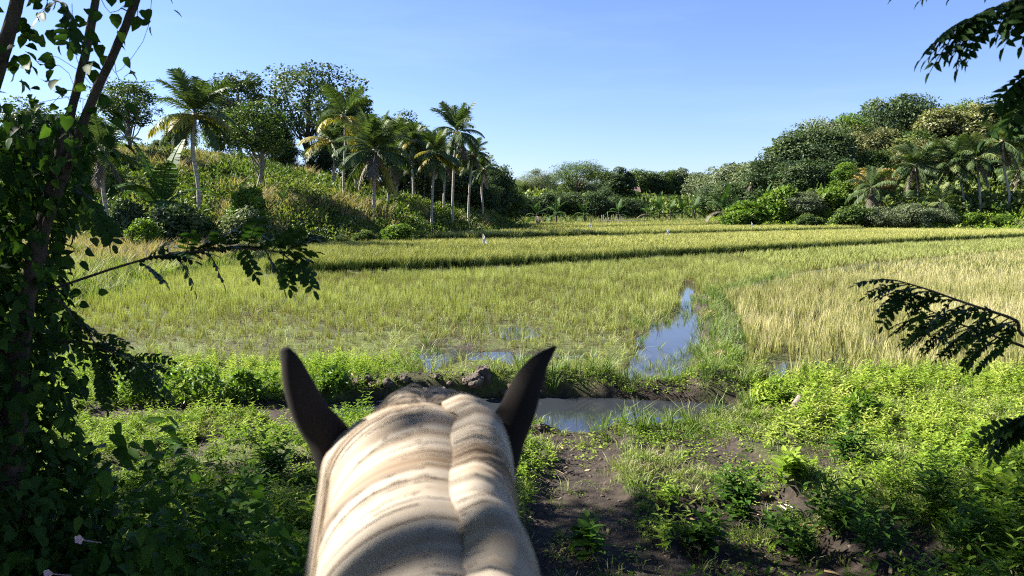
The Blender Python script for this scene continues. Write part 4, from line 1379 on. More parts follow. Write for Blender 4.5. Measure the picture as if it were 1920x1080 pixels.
    tree(1405, 106, 378, 70, 'shrub', 'tree_lime', 'bright scrub bush at the left tip of the right bank', 'shrub', S, 'shrub')
    tree(1380, 103, 395, 60, 'shrub', 'tree_lime', 'lowest bright bush at the field edge on the left tip of the right bank', 'shrub', S, 'shrub')
    tree(1520, 98, 402, 60, 'shrub', 'tree_mid', 'low dark green bush at the end of the second rice terrace', 'shrub', S, 'shrub')
    tree(1600, 102, 385, 70, 'shrub', 'tree_mid', 'rounded green bush left of the squat young palm', 'shrub', S, 'shrub')
    tree(1665, 100, 388, 75, 'wispy', 'tree_grey', 'feathery grey-green bush right of the squat young palm', 'shrub', S, 'shrub')
    tree(1715, 99, 382, 90, 'wispy', 'tree_grey', 'largest feathery grey-green bush, in front of the dark dense palm', 'shrub', S, 'shrub')
    tree(1765, 100, 392, 70, 'wispy', 'tree_grey', 'feathery grey-green bush in front of the stemless palm', 'shrub', S, 'shrub')
    tree(1825, 100, 398, 55, 'shrub', 'tree_lime', 'small bright bush at the foot of the right-hand palms', 'shrub', S, 'shrub')
    tree(1880, 99, 402, 60, 'shrub', 'tree_lime', 'small bright bush at the right picture edge by the tallest palm', 'shrub', S, 'shrub')

# ------------------------------------------------------------------ horse
YAW = math.radians(7.35)


def ring_loft(rings, seg=28, top=2.0, power=1.0):
    """rings: (centre, up-vector half extent vector, half width, narrowing at the top) -> closed surface"""
    a = np.linspace(0, 2 * PI, seg, endpoint=False)
    V = []
    for c, up, hw, nar in rings:
        c, up = np.array(c, float), np.array(up, float)
        s, k = np.sin(a), np.cos(a)
        w = hw * s * (1 - nar * np.clip(k, 0, 1) ** 1.5)
        V.append(c + up[None] * k[:, None] + np.stack([w, 0 * w, 0 * w], -1))
    n = len(rings)
    V = np.concatenate(V + [np.array([rings[0][0]]), np.array([rings[-1][0]])])
    F4 = [(i * seg + k, i * seg + (k + 1) % seg, (i + 1) * seg + (k + 1) % seg, (i + 1) * seg + k) for i in range(n - 1) for k in range(seg)]
    F3 = [(n * seg, (k + 1) % seg, k) for k in range(seg)] + [(n * seg + 1, (n - 1) * seg + k, (n - 1) * seg + (k + 1) % seg) for k in range(seg)]
    return V, F3, F4


CREST = np.array([(-.10, 1.36), (.08, 1.42), (.24, 1.60), (.40, 1.82), (.54, 1.955), (.68, 2.015), (.82, 2.043), (.93, 2.050), (1.02, 2.034), (1.09, 1.985), (1.13, 1.91)])


def crest(t):
    """point (y, z) of the crest, t = 0 withers .. 1 poll"""
    p = spline(np.c_[np.zeros(len(CREST)), CREST], 200)[:, 1:]
    i = np.clip(np.asarray(t) * 199, 0, 199)
    return np.stack([np.interp(i, np.arange(200), p[:, 0]), np.interp(i, np.arange(200), p[:, 1])], -1)


def build_horse():
    root = thing('horse', 'cream horse with a thick pale mane and dark pricked ears, seen from its rider\'s seat', 'horse', (0, 0, 0), YAW)
    g = Geo()
    # trunk
    rg = []
    for y, zc, hz, hw in ((-1.18, 1.08, .10, .08), (-1.12, 1.08, .24, .19), (-.95, 1.07, .30, .25), (-.7, 1.05, .31, .26), (-.4, 1.01, .31, .27), (-.1, 1.01, .34, .26), (.15, 1.04, .36, .23), (.35, 1.08, .30, .19), (.47, 1.1, .18, .12)):
        rg.append(((0, y, zc), (0, 0, hz), hw, .15))
    V, F3, F4 = ring_loft(rg)
    g.add(V, F3, F4)
    # neck
    rg = []
    for t in np.linspace(.12, 1, 18):
        c = crest(t)
        c2 = (crest(min(t + .02, 1)) - crest(max(t - .02, 0)))
        tn = c2 / np.linalg.norm(c2)
        nn = np.array([-tn[1], tn[0]])
        hd = np.interp(t, [.12, .4, .7, 1], [.34, .25, .17, .115])
        hw = np.interp(t, [.12, .4, .62, .8, 1], [.15, .11, .09, .085, .085])
        m = c - nn * hd
        rg.append(((0, m[0], m[1]), (0, nn[0] * hd, nn[1] * hd), hw, .30))
    V, F3, F4 = ring_loft(rg)
    g.add(V, F3, F4)
    # head
    rg = []
    for y, z, hd, hw in ((.93, 1.95, .07, .07), (1.0, 1.91, .115, .092), (1.08, 1.85, .125, .10), (1.17, 1.77, .115, .095), (1.28, 1.67, .09, .07), (1.38, 1.57, .07, .055), (1.45, 1.50, .062, .055), (1.50, 1.45, .035, .04)):
        rg.append(((0, y, z), (0, hd * .72, hd * .70), hw, .1))
    V, F3, F4 = ring_loft(rg)
    g.add(V, F3, F4)
    # legs
    for sx in (-1, 1):
        for pts, rad in (([(.12, .16, 1.0), (.13, .18, .78), (.13, .19, .52), (.13, .19, .46), (.13, .18, .18), (.13, .19, .10), (.13, .23, .0)], [.11, .085, .055, .052, .034, .042, .055]),
                         ([(.13, -.92, 1.05), (.14, -.84, .82), (.14, -.98, .58), (.14, -1.04, .50), (.14, -1.0, .2), (.14, -1.0, .11), (.14, -.95, .0)], [.17, .12, .06, .055, .037, .044, .056])):
            tube(g, spline(np.array(pts) * np.array([sx, 1, 1]), 16), np.interp(np.linspace(0, 1, 16), np.linspace(0, 1, len(rad)), rad), 14)
    V, F3, F4, T = g.arrays()
    tmp = bpy.data.meshes.new('tmp')
    tmp.from_pydata(V.tolist(), [], F3.tolist() + F4.tolist())
    o = bpy.data.objects.new('tmp', tmp)
    COL.objects.link(o)
    md = o.modifiers.new('r', 'REMESH')
    md.mode, md.voxel_size = 'VOXEL', .014
    sm = o.modifiers.new('s', 'SMOOTH')
    sm.factor, sm.iterations = .5, 10
    dg = bpy.context.evaluated_depsgraph_get()
    e = o.evaluated_get(dg).to_mesh()
    nv = len(e.vertices)
    V = np.zeros(nv * 3)
    e.vertices.foreach_get('co', V)
    V = V.reshape(-1, 3)
    polys = [tuple(p.vertices) for p in e.polygons]
    o.evaluated_get(dg).to_mesh_clear()
    bpy.data.objects.remove(o)
    bpy.data.meshes.remove(tmp)
    body = Geo()
    body.add(V, [p for p in polys if len(p) == 3], [p for p in polys if len(p) == 4], .5 + .4 * (fbm(V[:, 0] + V[:, 2], V[:, 1], .2, 5) - .5), 0)

    # ears: cupped, thick-walled, opening forward and outward
    def ear(cl, wid, face, tip_dark=.0):
        P = spline(cl, 22)
        u = np.linspace(0, 1, 22)
        w = np.interp(u, np.linspace(0, 1, len(wid)), wid)
        tan = unit(np.gradient(P, axis=0))
        f = unit(np.array(face, float))
        n1 = 15
        a = np.linspace(-1.95, 1.95, n1)
        Vs, Ts = [], []
        for k in range(22):
            fk = unit(f - tan[k] * np.dot(f, tan[k]))
            sk = np.cross(tan[k], fk)
            th = .004 * min(1, w[k] / .01)
            ro, ri = w[k], max(w[k] - th, w[k] * .3)
            dep = .8
            out = -fk[None] * (np.cos(a) * ro * dep)[:, None] + sk[None] * (np.sin(a) / math.sin(1.57) * ro)[:, None]
            inn = -fk[None] * (np.cos(a[::-1]) * ri * dep)[:, None] + sk[None] * (np.sin(a[::-1]) * ri)[:, None]
            Vs.append(P[k] + np.concatenate([out, inn]))
            edge = np.clip((np.abs(a) - 1.2) / .7, 0, 1) * .75
            tv = np.concatenate([.22 + .15 * (1 - u[k]) + edge * .6, .35 + edge[::-1] * .3])
            Ts.append(tv * (1 - .8 * smooth(.86, .97, u[k])))
        Vs, Ts = np.concatenate(Vs), np.concatenate(Ts)
        s = 2 * n1
        F4 = [(k * s + q, k * s + (q + 1) % s, (k + 1) * s + (q + 1) % s, (k + 1) * s + q) for k in range(21) for q in range(s)]
        F4 += [(21 * s + q, 21 * s + q + 1, 21 * s + s - 2 - q, 21 * s + s - 1 - q) for q in range(n1 - 1)]
        body.add(Vs, None, F4, Ts, 1)
    wl = [.035, .032, .0275, .0245, .0225, .0195, .0155, .011, .006]
    ear([(-.098, .985, 1.955), (-.116, .99, 2.000), (-.142, .995, 2.037), (-.158, 1.0, 2.075), (-.168, 1.005, 2.105), (-.177, 1.01, 2.124)], wl, (-.55, .83, .1))
    wr = [.034, .032, .0285, .026, .024, .021, .016, .0095, .002]
    ear([(.098, .985, 1.950), (.117, .99, 1.998), (.135, .995, 2.030), (.150, 1.0, 2.066), (.168, 1.005, 2.096), (.192, 1.01, 2.118)], wr, (.5, .86, .05))
    bo = obj('body', body.mesh('body', [M['coat'], M['ear']]), root)

    # ---- mane: strands grouped in locks, falling to both sides of an uneven parting
    g = Geo()
    NP = 15

    def part_x(t):
        return np.interp(t, [.25, .55, .66, .78, .9, 1], [.030, .042, .047, .036, .018, .004]) + .004 * np.sin(t * 31) + .003 * np.sin(t * 67 + 1)

    def strands(n, side, t_lo, t_hi, nlocks, clump, seed, spread=1., sheet=False):
        R_ = np.random.default_rng(seed)
        NP = 30 if sheet else 15
        edges = np.sort(R_.uniform(t_lo, t_hi, nlocks))
        t0 = np.linspace(t_lo, t_hi, n) if sheet else R_.uniform(t_lo, t_hi, n)
        lk = np.abs(t0[:, None] - edges[None]).argmin(1)
        tc = edges[lk]
        lock_p = R_.normal(0, 1, (nlocks, 4))
        lp = lock_p[lk]
        lp = np.stack([np.interp(t0, edges, lock_p[:, q]) for q in range(4)], 1)      # neighbouring strands flow together
        s = np.linspace(0, 1, NP)[None]
        pull = clump * smooth(0, .55, s)
        t = t0[:, None] * (1 - pull) + tc[:, None] * pull
        yz = crest(t)
        y, ztop = yz[..., 0], yz[..., 1]
        px0 = part_x(t0)[:, None]
        depth = (np.full(n, .35) if sheet else R_.uniform(.40, .52, n))[:, None]          # strands lie close over a continuous underlayer
        fr = smooth(.86, 1.0, t)
        if side < 0:
            Rx = .098 + .010 * depth + .0 * lp[:, :1] + .020 * smooth(.62, .80, t) + .010 * smooth(.70, .82, t) - .040 * smooth(.90, 1., t)
            Rz = .105 + .01 * lp[:, 1:2]
            puff = .010 + .009 * depth + .0030 * (vnoise(t * 42, s * 1.5 + 0 * t, 1., 4) - .5) + .0014 * (vnoise(t * 120, s * 2 + 0 * t, 1., 6) - .5)
        else:
            Rx = .062 + .016 * depth + .006 * lp[:, :1] + .008 * smooth(.62, .80, t) - .025 * smooth(.90, 1., t)
            Rz = .085 + .01 * lp[:, 1:2]
            lobe = np.abs(np.sin(PI * (21 * t + .5 * lp[:, 3:4]))) ** .55            # rolled locks with creases between
            puff = .0095 + .010 * depth + .0012 * lp[:, 2:3] + .021 * lobe * np.exp(-((s - .22) / .3) ** 2)
        Lh = (.30 + .06 * (R_.normal(0, 1, n) if not sheet else -.3 * np.ones(n)))[:, None] * spread
        # arc over the crest, then hanging
        arc = s * Lh
        la = Rx * 1.35
        phi = np.clip(arc / la, 0, 1) * (PI * .5)
        hang = np.clip(arc - la, 0, None)
        x0 = 0.5 * px0
        lift = puff * (.55 + .45 * np.minimum(1, arc / .05))
        if side < 0:
            x = px0 * (1 - np.sin(phi)) - np.sin(phi) * Rx - .16 * hang
        else:
            x = px0 - .006 * np.exp(-arc / .01) + np.sin(phi) * (Rx - px0 * .25)
        z = ztop - .0 + lift - Rz * (1 - np.cos(phi)) - hang
        # crease at the parting
        z = z - .008 * np.exp(-(arc / .012) ** 2)
        y = y - (.078 + (.0 if side < 0 else .010) * lp[:, 3:4]) * (arc / .3) ** 1.1 * (1 if side < 0 else .75) + (.0 if side < 0 else .003) * np.sin(arc * 22 + lp[:, :1])
        jit = R_.normal(0, 1, (n, 3, 3)) * (0 if sheet else .4)
        P = np.stack([x, y, z], -1)
        P = P + jit[:, 0][:, None] * .0022 * s[..., None] + jit[:, 1][:, None] * .0016 * np.sin(s * 5 + jit[:, 2, :1])[..., None]
        if sheet:
            k1, k2 = np.meshgrid(np.arange(n - 1), np.arange(NP - 1), indexing='ij')
            q = k1 * NP + k2
            tv = .62 + .06 * lp[:, 2:3] + .95 * (vnoise(t0[:, None] * 190 + 0 * s, arc * 4, 1., 3) - .5) + .75 * (vnoise(t0[:, None] * 60 + 0 * s, arc * 4, 1., 8) - .5)
            g.add(P.reshape(-1, 3), None, np.stack([q, q + NP, q + NP + 1, q + 1], -1).reshape(-1, 4), np.clip(tv, 0, 1).ravel())
            return
        T = np.gradient(P, axis=1)
        T = unit(T)
        cx = np.zeros_like(P)
        cx[..., 0] = np.where(np.abs(x) > 1e-6, x * .6, 0) + .0
        rad = np.stack([np.sin(phi) * (-1 if side < 0 else 1), 0 * phi, np.cos(phi) + .0 * phi], -1)
        rad = rad + jit[:, 2][:, None] * .12
        S = unit(np.cross(T, rad))
        w = np.interp(np.linspace(0, 1, NP), [0, .15, .75, 1], [.6, 1, .9, .15])[None, :, None] * (.0009 + .0005 * R_.uniform(0, 1, (n, 1, 1)))
        A, B = P - S * w, P + S * w
        V = np.stack([A, B], 2).reshape(n, NP * 2, 3)
        base = (np.arange(n) * NP * 2)[:, None, None]
        k = np.arange(NP - 1)
        F = np.stack([2 * k, 2 * k + 1, 2 * k + 3, 2 * k + 2], -1)[None] + base
        tint = .62 + (.10 if side < 0 else .14) * lp[:, 2:3] + .15 * R_.normal(0, 1, (n, 1)) + .22 * (vnoise(t0[:, None] * 60 + 0 * arc, arc * 4, 1., 8) - .5) + .04 * np.sin(arc * 17 + lp[:, 1:2] * 1.5)
        tint = np.repeat(np.clip(tint, 0, 1)[:, :, None], 2, 2).reshape(-1)
        g.add(V.reshape(-1, 3), None, F.reshape(-1, 4), tint)

    strands(1100, -1, .18, 1.0, 46, 0, 1, 1., True)
    strands(900, 1, .18, 1.0, 17, 0, 2, 1., True)
    strands(40, -1, .18, 1.0, 46, .02, 1)
    strands(60, 1, .18, 1.0, 17, .0, 2)
    strands(140, -1, .45, 1.0, 120, .1, 3, 1.1)
    strands(60, 1, .45, 1.0, 80, .1, 4, 1.1)
    obj('mane', g.mesh('mane', M['hair']), root)
    # forelock: short loops standing over the poll
    g = Geo()
    R_ = np.random.default_rng(9)
    n = 800
    s = np.linspace(0, 1, NP)
    for k in range(n):
        sd = -1 if R_.uniform() < .5 else 1
        lockc = R_.integers(0, 6)
        rl = np.random.default_rng(100 + lockc + 10 * (sd > 0))
        reach, hgt = rl.uniform(.035, .075), rl.uniform(.022, .045)
        x0 = .010 + R_.normal(0, .006)
        y0 = .985 + R_.uniform(-.02, .04)
        ph = s * PI * 1.05
        x = x0 + sd * reach * (1 - np.cos(ph)) * .5 * (1 + .03 * R_.normal())
        z = 2.022 + np.sin(ph) * hgt * (1 + .06 * R_.normal()) - .05 * s ** 2
        y = y0 + .05 * s + .015 * rl.uniform(-1, 1) * s
        P = np.stack([x, y, z], -1) + R_.normal(0, .0012, 3)[None] * s[:, None]
        T = unit(np.gradient(P, axis=0))
        S = unit(np.cross(T, np.array([0, -.9, .4]) + R_.normal(0, .3, 3)))
        w = np.interp(s, [0, .2, .8, 1], [.7, 1, .8, .1])[:, None] * .0010
        V = np.stack([P - S * w, P + S * w], 1).reshape(-1, 3)
        kk = np.arange(NP - 1)
        g.add(V, None, np.stack([2 * kk, 2 * kk + 1, 2 * kk + 3, 2 * kk + 2], -1), np.clip(R_.normal(.7, .14), 0, 1))
    obj('forelock', g.mesh('forelock', M['hair']), root)
    # tail
    g = Geo()
    for k in range(500):
        a = R_.uniform(0, 2 * PI)
        r0 = .03 * math.sqrt(R_.uniform())
        r1 = R_.uniform(.02, .11)
        P = spline([(math.cos(a) * r0, -1.14 + math.sin(a) * r0, 1.22), (math.cos(a) * r0 * 2, -1.26 + math.sin(a) * r0, 1.12), (math.cos(a) * r1, -1.30 + math.sin(a) * r1 * .7, .7), (math.cos(a) * r1 * .8, -1.28 + math.sin(a) * r1 * .6, R_.uniform(.2, .45))], 10)
        S = np.array([math.cos(a + 1.6), math.sin(a + 1.6), 0]) * .002
        kk = np.arange(9)
        g.add(np.stack([P - S, P + S], 1).reshape(-1, 3), None, np.stack([2 * kk, 2 * kk + 1, 2 * kk + 3, 2 * kk + 2], -1), np.clip(R_.normal(.5, .16), 0, 1))
    obj('tail', g.mesh('tail', M['hair']), root)


# ------------------------------------------------------------------ near trees
def pinnate(acc, base, D, L, pairs, leaflet, width, droop=.5, stalk=.18, tv=.4):
    """one feathered leaf: rachis plus paired leaflets, appended to acc"""
    D = unit(np.asarray(D, float))
    n = 9
    p, d = np.array(base, float), D.copy()
    pts = [p.copy()]
    for k in range(n - 1):
        d = unit(d + np.array([0, 0, -droop / n * 1.6]))
        p = p + d * L / (n - 1)
        pts.append(p.copy())
    pts = np.array(pts)
    acc['r'].append(pts)
    side = np.cross(d, [0, 0, 1.])
    side = unit(side + 1e-6) if np.linalg.norm(side) > .15 else unit(np.cross(d, [0, 1., .2]))
    roll = RNG.normal(0, .35)
    upv = np.cross(side, D)
    side = unit(side * math.cos(roll) + upv * math.sin(roll))
    for k in range(pairs + 1):
        u = stalk + (1 - stalk) * k / pairs
        i = min(int(u * (n - 1)), n - 2)
        f = u * (n - 1) - i
        q = pts[i] * (1 - f) + pts[i + 1] * f
        t = unit(pts[i + 1] - pts[i])
        up = np.cross(side, t)
        ll = leaflet * (1 - .35 * abs(u - .55)) * RNG.uniform(.9, 1.1)
        if k == pairs:
            acc['C'].append(q); acc['D'].append(t); acc['N'].append(up); acc['L'].append(ll); acc['T'].append(tv)
        else:
            for sg in (-1, 1):
                acc['C'].append(q + t * RNG.normal(0, .003))
                acc['D'].append(side * sg * .93 + t * .38 + np.array([0, 0, -.12]) + RNG.normal(0, .08, 3))
                acc['N'].append(up + RNG.normal(0, .18, 3))
                acc['L'].append(ll)
                acc['T'].append(np.clip(tv + RNG.normal(0, .1), 0, 1))


def acc_new():
    return {k: [] for k in 'rCDNLT'}


def acc_build(acc, name, W, parent, kind_='oval', mat='pinna', rachis=.0016):
    g = Geo()
    L = np.array(acc['L'])
    leaves(g, acc['C'], acc['D'], acc['N'], L, L * W, acc['T'], kind_)
    for pts in acc['r']:
        tube(g, pts, np.linspace(rachis * 1.5, rachis * .6, len(pts)), 4, .7, cap=False)
    return obj(name, g.mesh(name, M[mat]), parent)


def branch(root, path, r0, r1, nleaf, leafL, pairs, leaflet, W, dirs, seed, name='branch', kind_='oval', lo=.2, twigs=0, droop=.5, spread=.5):
    """a limb with feathered leaves: part 'branch' > sub-part 'foliage'"""
    global RNG
    keep, RNG = RNG, np.random.default_rng(seed)
    P = spline(path, 30)
    g = Geo()
    tube(g, P, np.linspace(r0, r1, 30), 7, cap=False)
    acc = acc_new()
    for k in range(nleaf):
        u = lo + (1 - lo) * (k + RNG.uniform(0, .8)) / nleaf
        i = min(int(u * 29), 28)
        b = P[i]
        t = unit(P[i + 1] - P[i])
        d = np.array(dirs[k % len(dirs)], float) + RNG.normal(0, spread * .5, 3) + t * .5
        pinnate(acc, b, d, leafL * RNG.uniform(.75, 1.15), pairs + RNG.integers(-1, 2), leaflet, W, droop, tv=RNG.uniform(.2, .7))
    pinnate(acc, P[-1], P[-1] - P[-3], leafL, pairs, leaflet, W, droop)
    RNG = keep
    o = obj(name, g.mesh(name, M['bark_dark']), root)
    acc_build(acc, 'foliage', W, o, kind_)
    return o


def build_near_trees():
    # ---- vine-smothered trunks at the left
    base = at(20, 1000, 3.0)
    root = thing('vine_covered_tree', 'dark leaning trunks smothered in climbing vine at the left edge, nearest the horse', 'tree', (base[0], 3.0, H(base[0], 3.0)))
    rl = np.array(root.location)
    g = Geo()
    A = [at(40, 1150, 3.0), at(25, 950, 3.0), at(35, 640, 3.0), at(75, 450, 3.0), at(118, 270, 3.02), at(158, 110, 3.05), at(185, -40, 3.1), at(205, -260, 3.15)]
    B = [at(70, 470, 3.0), at(120, 330, 2.96), at(172, 190, 2.93), at(216, 95, 2.9), at(262, -20, 2.88), at(330, -230, 2.85)]
    C_ = [at(-60, 500, 3.2), at(-35, 250, 3.2), at(8, 90, 3.2), at(40, -30, 3.2), at(70, -200, 3.2)]
    D_ = [at(28, 700, 3.0), at(-20, 560, 3.1), at(-60, 420, 3.2)]
    pa = spline(A, 40)
    pb = spline(B, 30)
    pc = spline(C_, 24)
    tube(g, pa - rl, np.interp(np.linspace(0, 1, 40), [0, .3, .6, 1], [.065, .042, .0175, .0135]) * (1 + .06 * np.sin(np.arange(40) * 1.7)), 10, lump=.07)
    tube(g, pb - rl, np.linspace(.0185, .0135, 30) * (1 + .05 * np.sin(np.arange(30) * 2.1)), 10, lump=.06)
    tube(g, pc - rl, np.linspace(.034, .024, 24), 8, lump=.06)
    tube(g, spline(D_, 12) - rl, np.linspace(.04, .034, 12), 8)
    obj('trunk', g.mesh('trunk', M['bark_dark']), root)
    # vine leaves: a ragged column round the trunks
    R_ = np.random.default_rng(77)
    n = 14000
    zz = R_.uniform(.2, 2.72, n)
    ys = np.array([-150, 190, 225, 270, 330, 400, 480, 560, 620, 700, 780, 860, 930, 1080])
    rb = np.array([110, 155, 190, 180, 165, 150, 135, 128, 130, 128, 118, 125, 160, 200])
    zt = np.array([at(0, q, 3.0)[2] for q in ys])
    xt = np.array([at(q, 540, 3.0)[0] for q in rb])
    xe = np.interp(zz, zt[::-1], xt[::-1])
    th = R_.uniform(0, 2 * PI, n)
    rr = np.sqrt(R_.uniform(.15, 1, n))
    rx, ry = .62, .62
    x = xe - rx + np.cos(th) * rr * rx * (1 - .22 * vnoise(zz * 3, th * 1.2, .6, 7)) - .02
    y = 3.0 + np.sin(th) * rr * ry
    sp = np.clip(smooth(2.72, 2.5, zz) * .9 + .1, 0, 1) * np.clip(.35 + 1.3 * fbm(x * 2, zz * 2 + y, .8, 9), 0, 1)
    k = R_.uniform(0, 1, n) < sp
    C = np.stack([x, y, zz], -1)[k]
    out = np.stack([np.cos(th), np.sin(th), np.full(n, .2)], -1)[k]
    m = len(C)
    # looser leaves along the bare upper stems
    for path, cnt, sprd in ((pa[22:], 60, .10), (pb, 75, .10), (pc, 170, .10), (pa[14:24], 200, .13)):
        q = path[R_.integers(0, len(path), cnt)]
        o_ = np.clip(R_.normal(0, 1, (cnt, 3)), -1.6, 1.6)
        C = np.concatenate([C, q + o_ * sprd])
        out = np.concatenate([out, unit(o_)])
    n = len(C)
    Dv = out * .6 + R_.normal(0, .5, (n, 3)) + np.array([0, 0, -.75])
    Nv = out * .8 + R_.normal(0, .45, (n, 3)) + np.array([0, -.1, .35])
    Ls = R_.uniform(.03, .062, n)
    g = Geo()
    leaves(g, C - rl, Dv, Nv, Ls, Ls * R_.uniform(.72, .95, n), np.clip(R_.normal(.4, .22, n), 0, 1), 'heart')
    # thin tendrils
    for k in range(20):
        s0 = (pa if k % 2 else pb)[R_.integers(8, 28)]
        e = s0 + np.clip(R_.normal(0, .09, 3), -.13, .13)
        tube(g, spline([s0, (s0 + e) / 2 + np.array([0, 0, -.08]) + R_.normal(0, .03, 3), e, e + R_.normal(0, .08, 3)], 9) - rl, .0012, 4, .6, cap=False)
    obj('vine_foliage', g.mesh('vine_foliage', M['vine']), root)
    # feathered branches that grow out of it
    up = [(0.1, .2, .9), (-.2, .1, -.9), (.5, -.2, .6), (.2, .1, -.95), (.3, .5, .5)]
    rel = lambda L: [q - rl for q in L]
    branch(root, rel([at(90, 545, 3.0), at(160, 521, 2.9), at(230, 498, 2.85), at(300, 480, 2.8), at(380, 470, 2.75), at(460, 466, 2.7), at(520, 473, 2.65), at(548, 490, 2.62)]),
           .006, .0022, 30, .14, 6, .044, .52, [(.5, .1, .55), (.15, .0, -.9), (.7, .3, .35), (.1, .1, .75), (.3, .4, .3)], 5, lo=.34, spread=.6)
    branch(root, rel([at(100, 640, 3.0), at(150, 640, 2.9), at(195, 655, 2.85), at(240, 672, 2.8), at(275, 695, 2.78)]), .006, .0025, 17, .17, 10, .032, .5,
           [(.6, .0, -.25), (.3, 0, -.9), (.7, .2, .1)], 6, lo=.25, spread=.5)
    branch(root, rel([at(90, 560, 3.0), at(120, 570, 2.9), at(140, 600, 2.88), at(175, 640, 2.86), at(190, 700, 2.85)]), .005, .002, 14, .15, 9, .034, .5,
           [(.4, .0, -.7), (.1, 0, -.95), (.6, .2, -.1)], 7, lo=.2, spread=.5)
    branch(root, rel([at(100, 0, 2.8), at(125, 10, 2.75), at(128, 40, 2.7)]), .004, .002, 5, .12, 4, .055, .5, [(-.6, 0, -.5), (.5, 0, -.6), (-.2, 0, -.9)], 8, lo=.1, spread=.4)
    branch(root, rel([at(100, 330, 3.0), at(150, 355, 2.85), at(185, 400, 2.8)]), .005, .002, 8, .14, 6, .05, .55, [(.2, 0, -.9), (.6, 0, -.5)], 9, lo=.3)

    # ---- tree at the right whose branches reach into the picture
    root = thing('overhanging_tree', 'tree just outside the right edge whose dark feathery leaf sprays hang into the picture', 'tree', (2.75, 1.9, H(2.75, 1.9)))
    rl = np.array(root.location)
    g = Geo()
    T0 = spline([(0, 0, -.2), (.02, 0, 1.2), (-.05, .1, 2.6), (.1, .2, 4.2)], 20)
    tube(g, T0, np.linspace(.10, .05, 20), 10, lump=.06)
    obj('trunk', g.mesh('trunk', M['bark_dark']), root)
    rel = lambda L: [q - rl for q in L]
    branch(root, rel([np.array([2.72, 1.95, 2.0]), at(2000, 640, 2.35), at(1900, 598, 2.4), at(1810, 568, 2.45), at(1740, 543, 2.5), at(1690, 528, 2.52)]), .007, .002, 24, .15, 9, .034, .42,
           [(-.7, .1, -.6), (-.8, .2, .12), (-.4, .0, -.9), (-.9, .0, -.25), (-.6, .1, -.75)], 15, lo=.30, spread=.35)
    branch(root, rel([np.array([2.72, 1.95, 1.95]), at(2020, 690, 2.5), at(1920, 650, 2.55), at(1840, 622, 2.6), at(1780, 600, 2.65), at(1740, 580, 2.7)]), .007, .002, 26, .17, 13, .026, .42,
           [(-.7, .1, -.6), (-.5, .2, -.75), (-.8, .1, -.3)], 16, lo=.45, spread=.35)
    branch(root, rel([np.array([2.75, 2.0, 1.7]), at(2020, 770, 2.3), at(1950, 775, 2.35), at(1905, 800, 2.38)]), .006, .002, 13, .14, 7, .04, .5,
           [(-.6, 0, -.4), (-.3, 0, -.9), (-.7, .1, .1)], 17, lo=.4, spread=.45)
    branch(root, rel([np.array([2.75, 2.05, 3.4]), at(2060, -60, 2.3), at(1960, -20, 2.3), at(1870, 15, 2.3), at(1810, 40, 2.3)]), .008, .0025, 26, .17, 6, .05, .42,
           [(-.6, 0, -.5), (-.5, .1, -.7), (-.8, .1, -.1), (-.3, -.1, -.9)], 18, lo=.35, kind_='ovate', spread=.4)
    branch(root, rel([np.array([2.75, 2.05, 3.1]), at(2080, 80, 2.25), at(1990, 110, 2.25), at(1930, 140, 2.25)]), .006, .0025, 15, .16, 6, .05, .42,
           [(-.6, 0, -.55), (-.7, .1, -.3), (-.3, -.1, -.9)], 19, lo=.4, kind_='ovate', spread=.35)
    branch(root, rel([np.array([2.75, 2.05, 2.8]), at(2080, 170, 2.3), at(1990, 185, 2.3), at(1935, 200, 2.3)]), .006, .0025, 11, .17, 6, .05, .45,
           [(-.8, 0, -.3), (-.6, .1, -.6), (-.3, -.1, -.9)], 20, lo=.4, kind_='ovate', spread=.3)
    branch(root, rel([np.array([2.72, 1.95, 2.6]), at(2100, -60, 2.6), at(1900, -60, 2.7), at(1760, -45, 2.8)]), .006, .002, 8, .15, 6, .045, .5, [(-.6, 0, -.6), (-.4, 0, .3)], 21, lo=.5, kind_='ovate', spread=.3)

    # ---- wide-spreading tree at the left that shades the near ground
    root = thing('shade_tree', 'wide-crowned tree left of the horse, out of the picture, throwing shade over the near ground', 'tree', (-6.4, .6, H(-6.4, .6)))
    rl = np.array(root.location)
    R_ = np.random.default_rng(55)
    C, Rr = [], []
    k = TO_SUN / TO_SUN[2]
    hdir = np.array([k[0], k[1]])
    for i in range(7500):
        gx, gy = R_.uniform(-8, 9, 1)[0], R_.uniform(-7, 6.9)
        lim = 5.4 + .5 * math.sin(gx * 1.1 + .6) + .5 * (vnoise(np.array([gx]), np.array([3.]), 1.1, 5)[0] - .5)
        if gx < -1.4:
            lim = 5.9 + .3 * math.sin(gx * 2.2)
        if gx > 2.6:
            lim = 5.75
        if 1.35 < gx < 2.4:
            lim = 4.95
        if gy > lim:
            continue
        if vnoise(np.array([gx]), np.array([gy]), .9, 6)[0] > .84:      # gaps that let flecks of sun through
            continue
        h = R_.uniform(4.9, 7.4)
        p = np.array([gx + hdir[0] * h, gy + hdir[1] * h, h])
        if p[1] > .5 and (p[2] - .45 - CAM_Z) / p[1] < .36:
            continue
        C.append(p)
    C = np.array(C)
    per = 24
    P = np.repeat(C, per, 0) + R_.normal(0, .17, (len(C) * per, 3))
    # keep the sunbeam that falls on the horse's neck
    neck0 = np.array([-.02, .45, 1.85])
